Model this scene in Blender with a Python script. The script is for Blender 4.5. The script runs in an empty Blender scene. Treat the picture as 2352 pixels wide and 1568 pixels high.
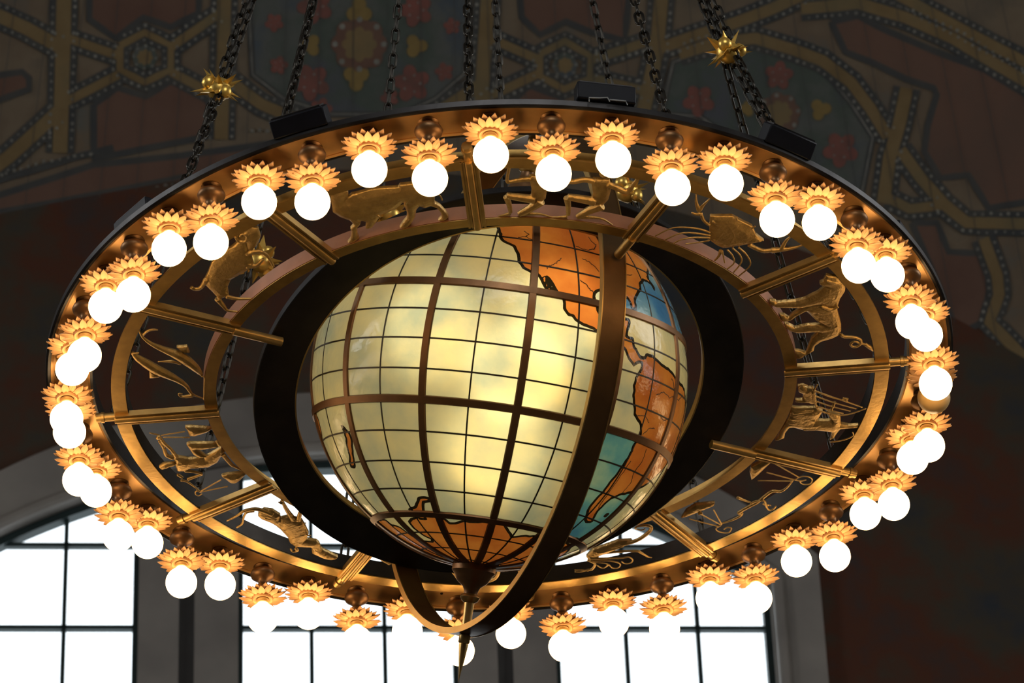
import bpy, bmesh, math, random
import numpy as np
from mathutils import Vector, Matrix

random.seed(7)
SC = bpy.context.scene
COL = SC.collection

# ------------------------------------------------------------------ camera
F_PX = 9613.0
cam_data = bpy.data.cameras.new('camera')
cam_data.sensor_width = 36.0
cam_data.lens = F_PX / 2352.0 * 36.0
cam_data.clip_end = 200
cam_data.dof.use_dof = True
cam_data.dof.focus_distance = 12.0
cam_data.dof.aperture_fstop = 8.0
cam = bpy.data.objects.new('camera', cam_data)
COL.objects.link(cam)
_r = Vector((0.99922742, 0.01949898, -0.0341226))
_f = Vector((0.00312783, 0.8260291, 0.5636188))
_u = -Vector((-0.03917625, 0.56329009, -0.82532993))
cam.matrix_world = Matrix(((_r.x, _u.x, -_f.x, 0.0), (_r.y, _u.y, -_f.y, -10.1097),
                           (_r.z, _u.z, -_f.z, -6.6432), (0, 0, 0, 1)))
SC.camera = cam

# ------------------------------------------------------------------ sky, daylight, exposure
SC.view_settings.view_transform = 'Standard'
SC.view_settings.look = 'None'
SC.view_settings.gamma = 1.0
SC.view_settings.use_curve_mapping = False
SC.view_settings.exposure = 0.0
world = bpy.data.worlds.new('overcast_sky')
SC.world = world
world.use_nodes = True
bg = world.node_tree.nodes['Background']
bg.inputs[0].default_value = (0.86, 0.95, 1.0, 1)
bg.inputs[1].default_value = 2.2
SC.cycles.use_denoising = True
SC.cycles.use_adaptive_sampling = True
SC.cycles.adaptive_threshold = .08
SC.cycles.adaptive_min_samples = 16
SC.cycles.max_bounces = 5
SC.cycles.diffuse_bounces = 2
SC.cycles.glossy_bounces = 2
SC.cycles.transmission_bounces = 4
SC.cycles.caustics_reflective = False
SC.cycles.caustics_refractive = False

PSI = math.radians(-4.6)      # the room is turned a little to the camera
HALF = 11.0                   # half width of the square rotunda
ROT = -PSI
DOME_Z, DOME_R = 2.18, 12.99


def daylight(name, u, v, z, w, h, power):
    """soft daylight entering by one of the rotunda's other arched windows"""
    l = bpy.data.lights.new(name, 'AREA')
    l.shape = 'RECTANGLE'
    l.size, l.size_y = w, h
    l.energy = power
    l.color = (1.0, 0.96, 0.92)
    o = bpy.data.objects.new(name, l)
    COL.objects.link(o)
    x = u * math.cos(PSI) + v * math.sin(PSI)
    y = -u * math.sin(PSI) + v * math.cos(PSI)
    o.location = (x, y, z)
    o.rotation_euler = (Vector((0, 0, z)) - Vector((x, y, z))).to_track_quat('-Z', 'Y').to_euler()
    return o


daylight('west_window_daylight', -HALF + .2, 0, 3.6, 4.6, 4.8, 260)
daylight('east_window_daylight', HALF - .2, 0, 3.6, 4.6, 4.8, 260)
daylight('south_window_daylight', 0, -HALF + .2, 3.6, 4.6, 4.8, 260)

# ------------------------------------------------------------------ materials
MATS = {}


def nodes_of(m):
    m.use_nodes = True
    nt = m.node_tree
    return nt, nt.nodes, nt.links


def pbr(name, col, rough=.5, metal=0.0, var=.18, scale=9.0, bump=0.0, bscale=60.0, emit=None, estr=0.0, spec=.5):
    """plain principled material whose colour wanders a little with noise"""
    m = bpy.data.materials.new(name)
    nt, N, L = nodes_of(m)
    b = N['Principled BSDF']
    b.inputs['Roughness'].default_value = rough
    b.inputs['Metallic'].default_value = metal
    b.inputs['Specular IOR Level'].default_value = spec
    tc = N.new('ShaderNodeTexCoord')
    n = N.new('ShaderNodeTexNoise')
    n.inputs['Scale'].default_value = scale
    n.inputs['Detail'].default_value = 4
    L.new(tc.outputs['Object'], n.inputs['Vector'])
    r = N.new('ShaderNodeValToRGB')
    r.color_ramp.elements[0].position = .3
    r.color_ramp.elements[1].position = .7
    r.color_ramp.elements[0].color = (*[c * (1 - var) for c in col], 1)
    r.color_ramp.elements[1].color = (*[min(1, c * (1 + var)) for c in col], 1)
    L.new(n.outputs['Fac'], r.inputs['Fac'])
    L.new(r.outputs['Color'], b.inputs['Base Color'])
    if bump:
        n2 = N.new('ShaderNodeTexNoise')
        n2.inputs['Scale'].default_value = bscale
        n2.inputs['Detail'].default_value = 3
        L.new(tc.outputs['Object'], n2.inputs['Vector'])
        bp = N.new('ShaderNodeBump')
        bp.inputs['Strength'].default_value = bump
        bp.inputs['Distance'].default_value = .01
        L.new(n2.outputs['Fac'], bp.inputs['Height'])
        L.new(bp.outputs['Normal'], b.inputs['Normal'])
    if emit:
        b.inputs['Emission Color'].default_value = (*emit, 1)
        b.inputs['Emission Strength'].default_value = estr
    MATS[name] = m
    return m


BULB_STRENGTH = 6.5
pbr('ring_bronze', (.80, .44, .15), .40, .5, .12, 14, .05, 40)
pbr('rail_gold', (.56, .34, .10), .36, .85, .14, 22, .06, 60)
pbr('spoke_gold', (.50, .31, .10), .36, .8, .14, 22, .05, 60)
pbr('figure_gold', (.52, .33, .11), .42, .7, .18, 40, .25, 120)
pbr('dark_bronze', (.030, .022, .016), .42, .6, .3, 12, .05, 40)
pbr('rim_iron', (.045, .042, .042), .40, .7, .25, 14, .04, 40)
pbr('wall_lamplit', (.30, .13, .065), .5, .35, .12, 14)  # pinkish light of the warm bulbs on the rail wall, put into the colour
pbr('hoop_edge_brass', (.50, .32, .11), .35, .85, .12, 12)
pbr('knob_copper', (.22, .11, .042), .46, .7, .1, 20)
pbr('petal_gold', (.78, .43, .185), .55, .25, .08, 40)
pbr('socket_brass', (.60, .40, .15), .5, .3, .08, 40)
pbr('hoop_bronze', (.14, .075, .028), .42, .8, .2, 10, .05, 40)
pbr('globe_frame', (.21, .105, .042), .42, .65, .2, 10, .05, 60)
pbr('came_lead', (.045, .034, .018), .55, .3, .3, 30)
pbr('chain_iron', (.040, .036, .030), .38, .85, .35, 40)
pbr('star_gilt', (.80, .50, .11), .36, .7, .1, 40)
pbr('lamp_black', (.006, .006, .009), .5, 0, .2, 20, spec=.2)
pbr('wire_grey', (.35, .36, .36), .5, 0, .1)
pbr('opal_off_lamplit', (.88, .56, .22), .35, 0, .05)  # cream glass; orange light from the neighbouring bulbs is put into its colour
pbr('bulb_lit', (.9, .8, .6), .4, 0, .02, emit=(1.0, .66, .32), estr=BULB_STRENGTH)
pbr('stone_grey', (.185, .166, .148), .55, 0, .28, 1.6, .1, 8)
pbr('stone_groove_shade', (.035, .032, .030), .6, 0, .2, 3)  # pier stone with the groove's shade put into its colour
pbr('window_iron', (.010, .022, .022), .5, .3, .2, 5)
pbr('floor_stone', (.16, .14, .12), .5, 0, .2, 1.5)

# painted plaster wall: dark red, umber and slate in worn patches
def mottled(name, cols, scale=1.1, rough=.8):
    m = bpy.data.materials.new(name)
    nt, N, L = nodes_of(m)
    b = N['Principled BSDF']
    b.inputs['Roughness'].default_value = rough
    b.inputs['Specular IOR Level'].default_value = .15
    tc = N.new('ShaderNodeTexCoord')
    n = N.new('ShaderNodeTexNoise')
    n.inputs['Scale'].default_value = scale
    n.inputs['Detail'].default_value = 7
    n.inputs['Roughness'].default_value = .62
    L.new(tc.outputs['Object'], n.inputs['Vector'])
    r = N.new('ShaderNodeValToRGB')
    while len(r.color_ramp.elements) < len(cols):
        r.color_ramp.elements.new(.5)
    for i, c in enumerate(cols):
        r.color_ramp.elements[i].position = .32 + .36 * i / (len(cols) - 1)
        r.color_ramp.elements[i].color = (*c, 1)
    L.new(n.outputs['Fac'], r.inputs['Fac'])
    L.new(r.outputs['Color'], b.inputs['Base Color'])
    MATS[name] = m
    return m


mottled('wall_paint', [(.045, .034, .03), (.075, .028, .016), (.05, .04, .028), (.03, .034, .04)], 1.3)
mottled('dome_paint', [(.11, .088, .064), (.145, .11, .074), (.125, .092, .062), (.095, .092, .08)], 1.8)
mottled('paint_maroon', [(.105, .058, .042), (.122, .070, .050), (.10, .064, .048)], 1.4)
mottled('paint_strap', [(.135, .092, .042), (.165, .115, .055), (.125, .10, .055)], 2.4)
mottled('paint_border', [(.045, .047, .048), (.065, .062, .056)], 3)
mottled('paint_slate', [(.06, .072, .085), (.085, .088, .080), (.062, .075, .062), (.07, .072, .08)], 2.2)
mottled('paint_red', [(.12, .06, .048), (.19, .07, .055)], 7)
mottled('paint_gold', [(.15, .105, .04), (.20, .14, .05)], 7)
mottled('paint_pale', [(.11, .105, .09), (.22, .21, .18)], 9)

glass = bpy.data.materials.new('window_glass')
nt, N, L = nodes_of(glass)
N.remove(N['Principled BSDF'])
gt = N.new('ShaderNodeBsdfTransparent')
gg = N.new('ShaderNodeBsdfGlossy')
gg.inputs['Roughness'].default_value = .05
gm = N.new('ShaderNodeMixShader')
gm.inputs[0].default_value = .06
L.new(gt.outputs[0], gm.inputs[1])
L.new(gg.outputs[0], gm.inputs[2])
L.new(gm.outputs[0], N['Material Output'].inputs[0])
MATS['window_glass'] = glass


def globe_glass(name, sea):
    """painted art glass lit from inside; 'coast' is the signed distance to the painted shore in degrees"""
    m = bpy.data.materials.new(name)
    nt, N, L = nodes_of(m)
    N.remove(N['Principled BSDF'])
    at = N.new('ShaderNodeAttribute')
    at.attribute_name = 'coast'
    tc = N.new('ShaderNodeTexCoord')

    def noise(scale, detail=4, sx=1.0):
        mp = N.new('ShaderNodeMapping')
        mp.inputs['Scale'].default_value = (sx, sx, 1)
        L.new(tc.outputs['Object'], mp.inputs['Vector'])
        n = N.new('ShaderNodeTexNoise')
        n.inputs['Scale'].default_value = scale
        n.inputs['Detail'].default_value = detail
        L.new(mp.outputs[0], n.inputs['Vector'])
        return n.outputs['Fac']

    def ramp(fac, stops):
        r = N.new('ShaderNodeValToRGB')
        while len(r.color_ramp.elements) < len(stops):
            r.color_ramp.elements.new(.5)
        for e, (p, c) in zip(r.color_ramp.elements, stops):
            e.position = p
            e.color = (*c, 1)
        L.new(fac, r.inputs['Fac'])
        return r.outputs['Color']

    seac = ramp(noise(5.5, 6, 1.0), [(.34, sea[0]), (.5, sea[1]), (.66, sea[2])])
    landc = ramp(noise(6.0, 5), [(.34, (.38, .105, .024)), (.5, (.47, .16, .038)), (.68, (.58, .24, .06))])

    def mix(a, b, fac):
        x = N.new('ShaderNodeMix')
        x.data_type = 'RGBA'
        L.new(fac, x.inputs[0])
        L.new(a, x.inputs[6])
        L.new(b, x.inputs[7])
        return x.outputs[2]

    def math_(op, a, b):
        x = N.new('ShaderNodeMath')
        x.operation = op
        if isinstance(a, float):
            x.inputs[0].default_value = a
        else:
            L.new(a, x.inputs[0])
        x.inputs[1].default_value = b
        return x.outputs[0]

    isl = math_('GREATER_THAN', at.outputs['Fac'], 0.0)
    col = mix(seac, landc, isl)
    shore = math_('LESS_THAN', math_('ABSOLUTE', at.outputs['Fac'], 0.0), .48)
    k = N.new('ShaderNodeRGB')
    k.outputs[0].default_value = (.012, .009, .005, 1)
    col = mix(col, k.outputs[0], shore)
    bp = N.new('ShaderNodeBump')
    bp.inputs['Strength'].default_value = .35
    bp.inputs['Distance'].default_value = .006
    L.new(noise(34, 3), bp.inputs['Height'])
    tr = N.new('ShaderNodeBsdfTranslucent')
    L.new(col, tr.inputs['Color'])
    rf = N.new('ShaderNodeBsdfRefraction')
    rf.inputs['Roughness'].default_value = .95
    rf.inputs['IOR'].default_value = 1.12
    L.new(col, rf.inputs['Color'])
    df = N.new('ShaderNodeBsdfDiffuse')
    L.new(col, df.inputs['Color'])
    gl = N.new('ShaderNodeBsdfGlossy')
    gl.inputs['Roughness'].default_value = .16
    fr = N.new('ShaderNodeFresnel')
    fr.inputs['IOR'].default_value = 1.38
    for nd in (gl, fr, tr):
        L.new(bp.outputs[0], nd.inputs['Normal'])

    def mixs(a, b, f):
        x = N.new('ShaderNodeMixShader')
        if isinstance(f, float):
            x.inputs[0].default_value = f
        else:
            L.new(f, x.inputs[0])
        L.new(a, x.inputs[1])
        L.new(b, x.inputs[2])
        return x.outputs[0]

    s = mixs(tr.outputs[0], rf.outputs[0], .40)
    s = mixs(s, df.outputs[0], .16)
    s = mixs(s, gl.outputs[0], fr.outputs[0])
    L.new(s, N['Material Output'].inputs[0])
    MATS[name] = m


globe_glass('glass_pale', [(.36, .43, .42), (.55, .55, .42), (.70, .64, .41)])
globe_glass('glass_blue', [(.03, .14, .48), (.07, .22, .56), (.17, .34, .56)])
globe_glass('glass_teal', [(.05, .19, .40), (.11, .33, .44), (.32, .50, .44)])

# ------------------------------------------------------------------ builders


def smooth(me, on=True):
    for p in me.polygons:
        p.use_smooth = on


def mesh_obj(name, verts, faces, mat, parent=None, smooth_=True, loc=None):
    me = bpy.data.meshes.new(name)
    me.from_pydata([tuple(v) for v in verts], [], faces)
    me.validate()
    me.update()
    if smooth_:
        smooth(me)
    o = bpy.data.objects.new(name, me)
    COL.objects.link(o)
    if mat:
        me.materials.append(MATS[mat])
    if parent:
        o.parent = parent
    if loc is not None:
        o.location = loc
    return o


def weld_flat(o, angle=35):
    """smooth shading with sharp edges above an angle"""
    me = o.data
    bm = bmesh.new()
    bm.from_mesh(me)
    bmesh.ops.recalc_face_normals(bm, faces=bm.faces)
    for e in bm.edges:
        if len(e.link_faces) == 2 and e.calc_face_angle(0) > math.radians(angle):
            e.smooth = False
    for f in bm.faces:
        f.smooth = True
    bm.to_mesh(me)
    bm.free()
    return o


def tag(o, label=None, cat=None, group=None, kind=None):
    if label:
        o['label'] = label
    if cat:
        o['category'] = cat
    if group:
        o['group'] = group
    if kind:
        o['kind'] = kind
    return o


def empty(name, loc, label, cat, group=None):
    o = bpy.data.objects.new(name, None)
    o.empty_display_size = .05
    o.location = loc
    COL.objects.link(o)
    return tag(o, label, cat, group)


class MB:
    """collects shapes for one mesh"""

    def __init__(self):
        self.v, self.f = [], []

    def add(self, verts, faces):
        b = len(self.v)
        self.v += [tuple(x) for x in verts]
        self.f += [tuple(i + b for i in f) for f in faces]
        return self

    def box(self, x0, x1, y0, y1, z0, z1, M=None):
        vs = [Vector((x, y, z)) for x in (x0, x1) for y in (y0, y1) for z in (z0, z1)]
        if M is not None:
            vs = [M @ v for v in vs]
        return self.add(vs, [(0, 1, 3, 2), (4, 6, 7, 5), (0, 4, 5, 1), (2, 3, 7, 6), (0, 2, 6, 4), (1, 5, 7, 3)])

    def lathe(self, prof, seg=24, closed=False, M=None, cap=False):
        n = len(prof)
        vs, fs = [], []
        for i in range(seg):
            a = 2 * math.pi * i / seg
            for r, z in prof:
                v = Vector((r * math.cos(a), r * math.sin(a), z))
                vs.append(M @ v if M is not None else v)
        m = n if closed else n - 1
        for i in range(seg):
            j = (i + 1) % seg
            for k in range(m):
                l = (k + 1) % n
                fs.append((i * n + k, j * n + k, j * n + l, i * n + l))
        if cap:
            fs.append(tuple(i * n for i in range(seg))[::-1])
            fs.append(tuple(i * n + n - 1 for i in range(seg)))
        return self.add(vs, fs)

    def tube(self, pts, rad, seg=8, closed=False, up=None, flat=1.0):
        pts = [Vector(p) for p in pts]
        n = len(pts)
        if not hasattr(rad, '__len__'):
            rad = [rad] * n
        vs, fs = [], []
        ref = Vector(up) if up else None
        for i, p in enumerate(pts):
            if closed:
                t = pts[(i + 1) % n] - pts[i - 1]
            else:
                t = pts[min(i + 1, n - 1)] - pts[max(i - 1, 0)]
            t.normalize()
            r0 = ref or (Vector((0, 0, 1)) if abs(t.z) < .9 else Vector((1, 0, 0)))
            a = t.cross(r0).normalized()
            b = a.cross(t).normalized()
            for k in range(seg):
                w = 2 * math.pi * k / seg
                vs.append(p + a * (rad[i] * math.cos(w)) + b * (rad[i] * flat * math.sin(w)))
        m = n if closed else n - 1
        for i in range(m):
            j = (i + 1) % n
            for k in range(seg):
                l = (k + 1) % seg
                fs.append((i * seg + k, i * seg + l, j * seg + l, j * seg + k))
        if not closed:
            fs.append(tuple(range(seg))[::-1])
            fs.append(tuple((n - 1) * seg + k for k in range(seg)))
        return self.add(vs, fs)

    def build(self, name, mat, parent=None, angle=35, loc=None):
        o = mesh_obj(name, self.v, self.f, mat, parent, loc=loc)
        return weld_flat(o, angle)


def link_copy(src, parent=None, **kw):
    c = src.copy()
    COL.objects.link(c)
    c.parent = parent
    return c


def copy_tree(o, parent=None):
    c = link_copy(o, parent)
    for ch in [x for x in KIDS.get(o.name, [])]:
        copy_tree(ch, c)
    return c


KIDS = {}


def kids_index():
    KIDS.clear()
    for o in bpy.data.objects:
        if o.parent:
            KIDS.setdefault(o.parent.name, []).append(o)


ORD = ['first', 'second', 'third', 'fourth', 'fifth', 'sixth', 'seventh', 'eighth', 'ninth', 'tenth', 'eleventh', 'twelfth',
       'thirteenth', 'fourteenth', 'fifteenth', 'sixteenth', 'seventeenth', 'eighteenth', 'nineteenth', 'twentieth',
       'twenty-first', 'twenty-second', 'twenty-third', 'twenty-fourth', 'twenty-fifth']

# surveyed outlines: zodiac figures on the ring plane (metres), paint on the vault (azimuth, elevation)
FIGURES = {'bull':([[(-0.4422,-1.0028),(-0.4084,-1.006),(-0.3927,-0.9995),(-0.3912,-0.9832),(-0.3978,-0.9647),(-0.3824,-0.9826),(-0.3596,-0.9893),(-0.3302,-1.0008),
(-0.3012,-1.0043),(-0.2546,-1.0066),(-0.251,-1.0172),(-0.2204,-1.0206),(-0.1886,-1.0158),(-0.1655,-0.99),(-0.1588,-0.9516),(-0.1596,-0.9299),(-0.1456,-0.9153),(-0.1305,
-0.8842),(-0.1231,-0.8617),(-0.1332,-0.8486),(-0.1544,-0.8445),(-0.1425,-0.863),(-0.145,-0.8852),(-0.1555,-0.9078),(-0.1713,-0.917),(-0.1861,-0.9098),(-0.202,-0.9163),
(-0.2106,-0.9005),(-0.2151,-0.8678),(-0.2277,-0.8356),(-0.2381,-0.8197),(-0.2627,-0.813),(-0.2502,-0.8426),(-0.238,-0.8639),(-0.2368,-0.8913),(-0.2422,-0.919),(-0.2446,
-0.9382),(-0.2651,-0.9096),(-0.2868,-0.8946),(-0.3099,-0.8824),(-0.321,-0.8528),(-0.3352,-0.8262),(-0.3533,-0.8218),(-0.3501,-0.8548),(-0.3627,-0.8611),(-0.3669,-0.8421),
(-0.3757,-0.8289),(-0.376,-0.79),(-0.3715,-0.7813),(-0.3837,-0.7654),(-0.407,-0.7558),(-0.3961,-0.7774),(-0.3911,-0.8132),(-0.3945,-0.8246),(-0.383,-0.8432),(-0.3934,
-0.8632),(-0.4199,-0.8815),(-0.438,-0.9046),(-0.4398,-0.9593)]],[([(-0.3532,-0.9236),(-0.3299,-0.9056),(-0.3099,-0.8824)],[0.003,0.0023,0.0017]),([(-0.3924,-0.9453),
(-0.3892,-0.9123),(-0.378,-0.8787),(-0.3659,-0.8614)],[0.0033,0.0029,0.0025,0.002]),([(-0.4422,-1.0028),(-0.4509,-1.0196),(-0.45,-1.0357),(-0.4399,-1.0457)],[0.005,0.004,
0.003,0.002]),([(-0.2189,-0.9773),(-0.2326,-0.9565),(-0.2415,-0.9353)],[0.003,0.0023,0.0017]),([(-0.1608,-0.987),(-0.1452,-0.9751),(-0.138,-0.9502)],[0.0033,0.0025,
0.0017])]),'twins':([[(0.1,-1.0325),(0.1532,-1.0385),(0.1488,-0.9877),(0.1423,-0.9302),(0.1287,-0.9117),(0.1022,-0.9329),(0.1047,-0.9714),(0.1014,-1.0037)],[(0.2708,
-1.0085),(0.3164,-1.0023),(0.3203,-0.9572),(0.3126,-0.9125),(0.2934,-0.8813),(0.2666,-0.9091),(0.2706,-0.9476),(0.2669,-0.9864)]],[([(0.1037,-1.0259),(0.0771,-1.0244),
(0.0503,-1.0182),(0.039,-1.0205),(0.0459,-1.0805)],[0.0083,0.0072,0.006,0.0052,0.0044]),([(0.1382,-1.0491),(0.1395,-1.0807)],[0.0089,0.0169]),([(0.1455,-1.0263),(0.172,
-1.0182)],[0.0089,0.007]),([(0.1118,-0.9322),(0.068,-0.9448),(0.0357,-0.955)],[0.0139,0.0117,0.0095]),([(0.0356,-0.9502),(0.0425,-0.9109),(0.0456,-0.875)],[0.0099,0.0077,
0.0056]),([(0.0455,-0.8717),(0.0223,-0.8635),(0.0049,-0.8574)],[0.006,0.0038,0.0016]),([(0.1289,-0.9247),(0.0977,-0.891),(0.0685,-0.8669)],[0.0159,0.0124,0.0089]),
([(0.0685,-0.8669),(0.105,-0.8661),(0.1318,-0.8611),(0.1567,-0.8473)],[0.0072,0.0056,0.0038,0.002]),([(0.2746,-1.0035),(0.248,-1.0132),(0.2156,-1.0058),(0.1719,-1.015)],
[0.0095,0.0087,0.0079,0.0072]),([(0.3107,-0.9899),(0.3336,-0.9724),(0.3623,-0.9512),(0.3794,-0.979),(0.3925,-1.0133)],[0.0103,0.0096,0.0089,0.0065,0.004]),([(0.2975,
-1.0291),(0.3032,-1.0637)],[0.0095,0.0175]),([(0.2762,-0.9117),(0.2341,-0.9274),(0.2017,-0.9376)],[0.0143,0.0121,0.0099]),([(0.1998,-0.9345),(0.2033,-0.8938),(0.2029,
-0.8547)],[0.0103,0.0081,0.006]),([(0.2009,-0.8467),(0.1797,-0.8458),(0.1586,-0.8462)],[0.006,0.0038,0.0016]),([(0.2953,-0.8942),(0.2588,-0.8706),(0.2279,-0.8433)],
[0.0163,0.0127,0.0091]),([(0.2279,-0.8433),(0.2663,-0.8391),(0.2971,-0.8288),(0.3241,-0.7991)],[0.0072,0.0056,0.0038,0.002])]),'crab':([[(0.5918,-0.8176),(0.6529,
-0.8136),(0.6841,-0.7838),(0.7092,-0.7613),(0.7205,-0.7222),(0.744,-0.6908),(0.7073,-0.6827),(0.6297,-0.6651),(0.6088,-0.6841),(0.592,-0.7063),(0.5909,-0.7622)]],
[([(0.5931,-0.7516),(0.554,-0.7744),(0.4908,-0.7811),(0.4402,-0.7444)],[0.0038,0.0035,0.0028,0.0017]),([(0.5934,-0.7377),(0.5503,-0.7528),(0.5095,-0.7538),(0.4679,
-0.7251)],[0.0038,0.0035,0.0028,0.0017]),([(0.5936,-0.7272),(0.5506,-0.7318),(0.516,-0.7254),(0.4917,-0.7077)],[0.0038,0.0035,0.0028,0.0017]),([(0.5918,-0.7168),(0.5715,
-0.7094),(0.5245,-0.7031)],[0.0038,0.0029,0.0021]),([(0.6277,-0.6652),(0.6313,-0.6402),(0.6362,-0.6044)],[0.0033,0.0026,0.0019]),([(0.642,-0.6678),(0.6571,-0.6385),
(0.6621,-0.6027),(0.6421,-0.5737)],[0.0033,0.0029,0.0024,0.0019]),([(0.6562,-0.6739),(0.6776,-0.6406),(0.6826,-0.6048),(0.6611,-0.5563)],[0.0033,0.0029,0.0024,0.0019]),
([(0.6726,-0.6763),(0.6961,-0.6394),(0.7078,-0.5889),(0.6761,-0.5374)],[0.0038,0.0031,0.0025,0.0019]),([(0.6237,-0.6619),(0.6201,-0.6339),(0.6083,-0.6116)],[0.0054,
0.0042,0.0029]),([(0.5906,-0.7796),(0.5738,-0.805),(0.5651,-0.8401)],[0.0046,0.005,0.0054]),([(0.5651,-0.8366),(0.553,-0.834),(0.5397,-0.8435)],[0.0071,0.0048,0.0025]),
([(0.5628,-0.854),(0.5715,-0.874),(0.5931,-0.9101)],[0.0071,0.0044,0.0017]),([(0.5608,-0.8507),(0.552,-0.8924),(0.5514,-0.9265)],[0.0071,0.0044,0.0017]),([(0.7012,
-0.6814),(0.739,-0.6506),(0.7657,-0.6506)],[0.0071,0.0069,0.0067]),([(0.7657,-0.6506),(0.7945,-0.6522),(0.8271,-0.6581),(0.8533,-0.6712)],[0.0096,0.0073,0.0049,0.0025]),
([(0.7942,-0.6593),(0.8053,-0.6955),(0.8199,-0.7155)],[0.0071,0.0046,0.0021]),([(0.6529,-0.8118),(0.664,-0.8163),(0.6657,-0.8023)],[0.0029,0.0025,0.0021]),([(0.7051,
-0.7616),(0.717,-0.7747)],[0.0029,0.0029]),([(0.5982,-0.8034),(0.6277,-0.7598),(0.6082,-0.7122)],[0.0029,0.0029,0.0029]),([(0.6371,-0.7939),(0.6588,-0.7368),(0.6456,
-0.6886)],[0.0029,0.0029,0.0029])]),'lion':([[(0.9229,-0.5135),(0.9575,-0.5052),(0.9815,-0.4678),(0.9797,-0.432),(0.9676,-0.3967),(0.9637,-0.3668),(0.9434,-0.356),
(0.9151,-0.3701),(0.9047,-0.3708),(0.867,-0.3613),(0.8567,-0.3589),(0.789,-0.3666),(0.7818,-0.3732),(0.7659,-0.3864),(0.7689,-0.4013),(0.7845,-0.3972),(0.7882,-0.3894),
(0.8416,-0.3933),(0.8689,-0.4035),(0.8839,-0.4175),(0.9023,-0.4313),(0.912,-0.4456),(0.9251,-0.4612),(0.9076,-0.4699),(0.9055,-0.479),(0.9171,-0.4871),(0.9184,-0.499)],
[(0.8603,-0.3557),(0.9113,-0.3794),(0.9587,-0.3641),(0.9656,-0.3241),(0.9769,-0.2682),(0.9784,-0.2342),(0.9706,-0.2131),(0.9538,-0.1988),(0.9228,-0.1854),(0.9061,
-0.1648),(0.9036,-0.14),(0.8798,-0.1197),(0.8698,-0.1047),(0.8522,-0.1028),(0.8437,-0.1442),(0.865,-0.1396),(0.8812,-0.1291),(0.8869,-0.163),(0.8941,-0.203),(0.9137,
-0.2356),(0.8859,-0.2345),(0.8545,-0.2336),(0.8295,-0.2476),(0.8166,-0.267),(0.8125,-0.2857),(0.8285,-0.2754),(0.8448,-0.2589),(0.8809,-0.2718),(0.9228,-0.2689),(0.9045,
-0.2916),(0.8858,-0.3235),(0.873,-0.3426),(0.8478,-0.32),(0.8312,-0.2997),(0.8105,-0.295),(0.8014,-0.3049),(0.7989,-0.3295),(0.8129,-0.3254),(0.8256,-0.3093),(0.8353,
-0.33)]],[([(0.9772,-0.222),(0.9882,-0.2104),(1.0147,-0.2054),(1.0327,-0.1949),(1.038,-0.1774),(1.0292,-0.1594),(1.0153,-0.1572),(1.0076,-0.1702),(1.0175,-0.1835),
(1.0355,-0.1745),(1.0536,-0.1639)],[0.0059,0.0055,0.0052,0.0048,0.0045,0.0041,0.0041,0.0041,0.0041,0.0041,0.0041]),([(1.0499,-0.1673),(1.0648,-0.1506),(1.0746,-0.1312)],
[0.0062,0.0076,0.0024]),([(0.9358,-0.453),(0.9339,-0.4171)],[0.0028,0.0017]),([(0.948,-0.4492),(0.9445,-0.4104)],[0.0028,0.0017]),([(0.9602,-0.4454),(0.955,-0.4066)],
[0.0028,0.0017]),([(0.915,-0.3731),(0.9435,-0.3545),(0.9636,-0.3698)],[0.0038,0.0038,0.0038]),([(0.8917,-0.3505),(0.9271,-0.3328)],[0.0035,0.0017]),([(0.8995,-0.3286),
(0.9314,-0.3142)],[0.0035,0.0017]),([(0.9108,-0.3065),(0.9284,-0.3022)],[0.0035,0.0017]),([(0.9252,-0.2533),(0.9461,-0.255),(0.9662,-0.272)],[0.0035,0.0029,0.0024]),
([(0.9235,-0.4986),(0.9533,-0.4847),(0.9676,-0.4718)],[0.0041,0.0033,0.0024])]),'maiden':([[(0.8495,0.1502),(0.8622,0.1562),(0.8983,0.1587),(0.9206,0.1603),(0.9435,
0.1771),(0.9362,0.2018),(0.9275,0.2291),(0.9722,0.2323),(0.9567,0.1957),(0.9532,0.1778),(0.9802,0.1923),(0.9964,0.2112),(0.9996,0.2521),(1.0224,0.2614),(1.0531,0.261),
(1.0537,0.2739),(1.0202,0.274),(0.9994,0.2776),(0.9893,0.3025),(0.9833,0.3252),(0.9698,0.3371),(0.9735,0.2937),(0.9282,0.2802),(0.8961,0.2804),(0.859,0.2599),(0.8465,
0.2615),(0.8363,0.2889),(0.8343,0.3145),(0.8068,0.3305),(0.8145,0.3079),(0.823,0.2675),(0.8392,0.2126)],[(0.8635,0.0413),(0.8798,0.0375),(0.8942,0.0534),(0.9108,0.0546),
(0.9183,0.105),(0.9251,0.1355),(0.9058,0.1366),(0.8958,0.1284),(0.8596,0.1233),(0.8592,0.1133),(0.8828,0.1149),(0.8802,0.0823),(0.8673,0.0714)]],[([(0.8661,0.039),
(0.8739,0.0247),(0.8918,0.0272)],[0.0019,0.0017,0.0016]),([(0.9108,0.0546),(0.9144,0.0425),(0.9212,0.0231)],[0.0045,0.0029,0.0013]),([(0.9079,0.0519),(0.9036,0.0293)],
[0.0032,0.0013]),([(0.9136,0.0573),(0.9648,0.0933),(0.9974,0.1131),(1.0576,0.155)],[0.0037,0.0034,0.003,0.0027]),([(0.9175,0.0849),(0.973,0.1239),(1.0399,0.1613)],
[0.0032,0.0025,0.0019]),([(0.92,0.1126),(0.967,0.1435),(1.0238,0.1727)],[0.0032,0.0025,0.0019]),([(0.9253,0.1405),(0.968,0.1662),(1.0035,0.1839)],[0.0032,0.0025,0.0019]),
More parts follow.
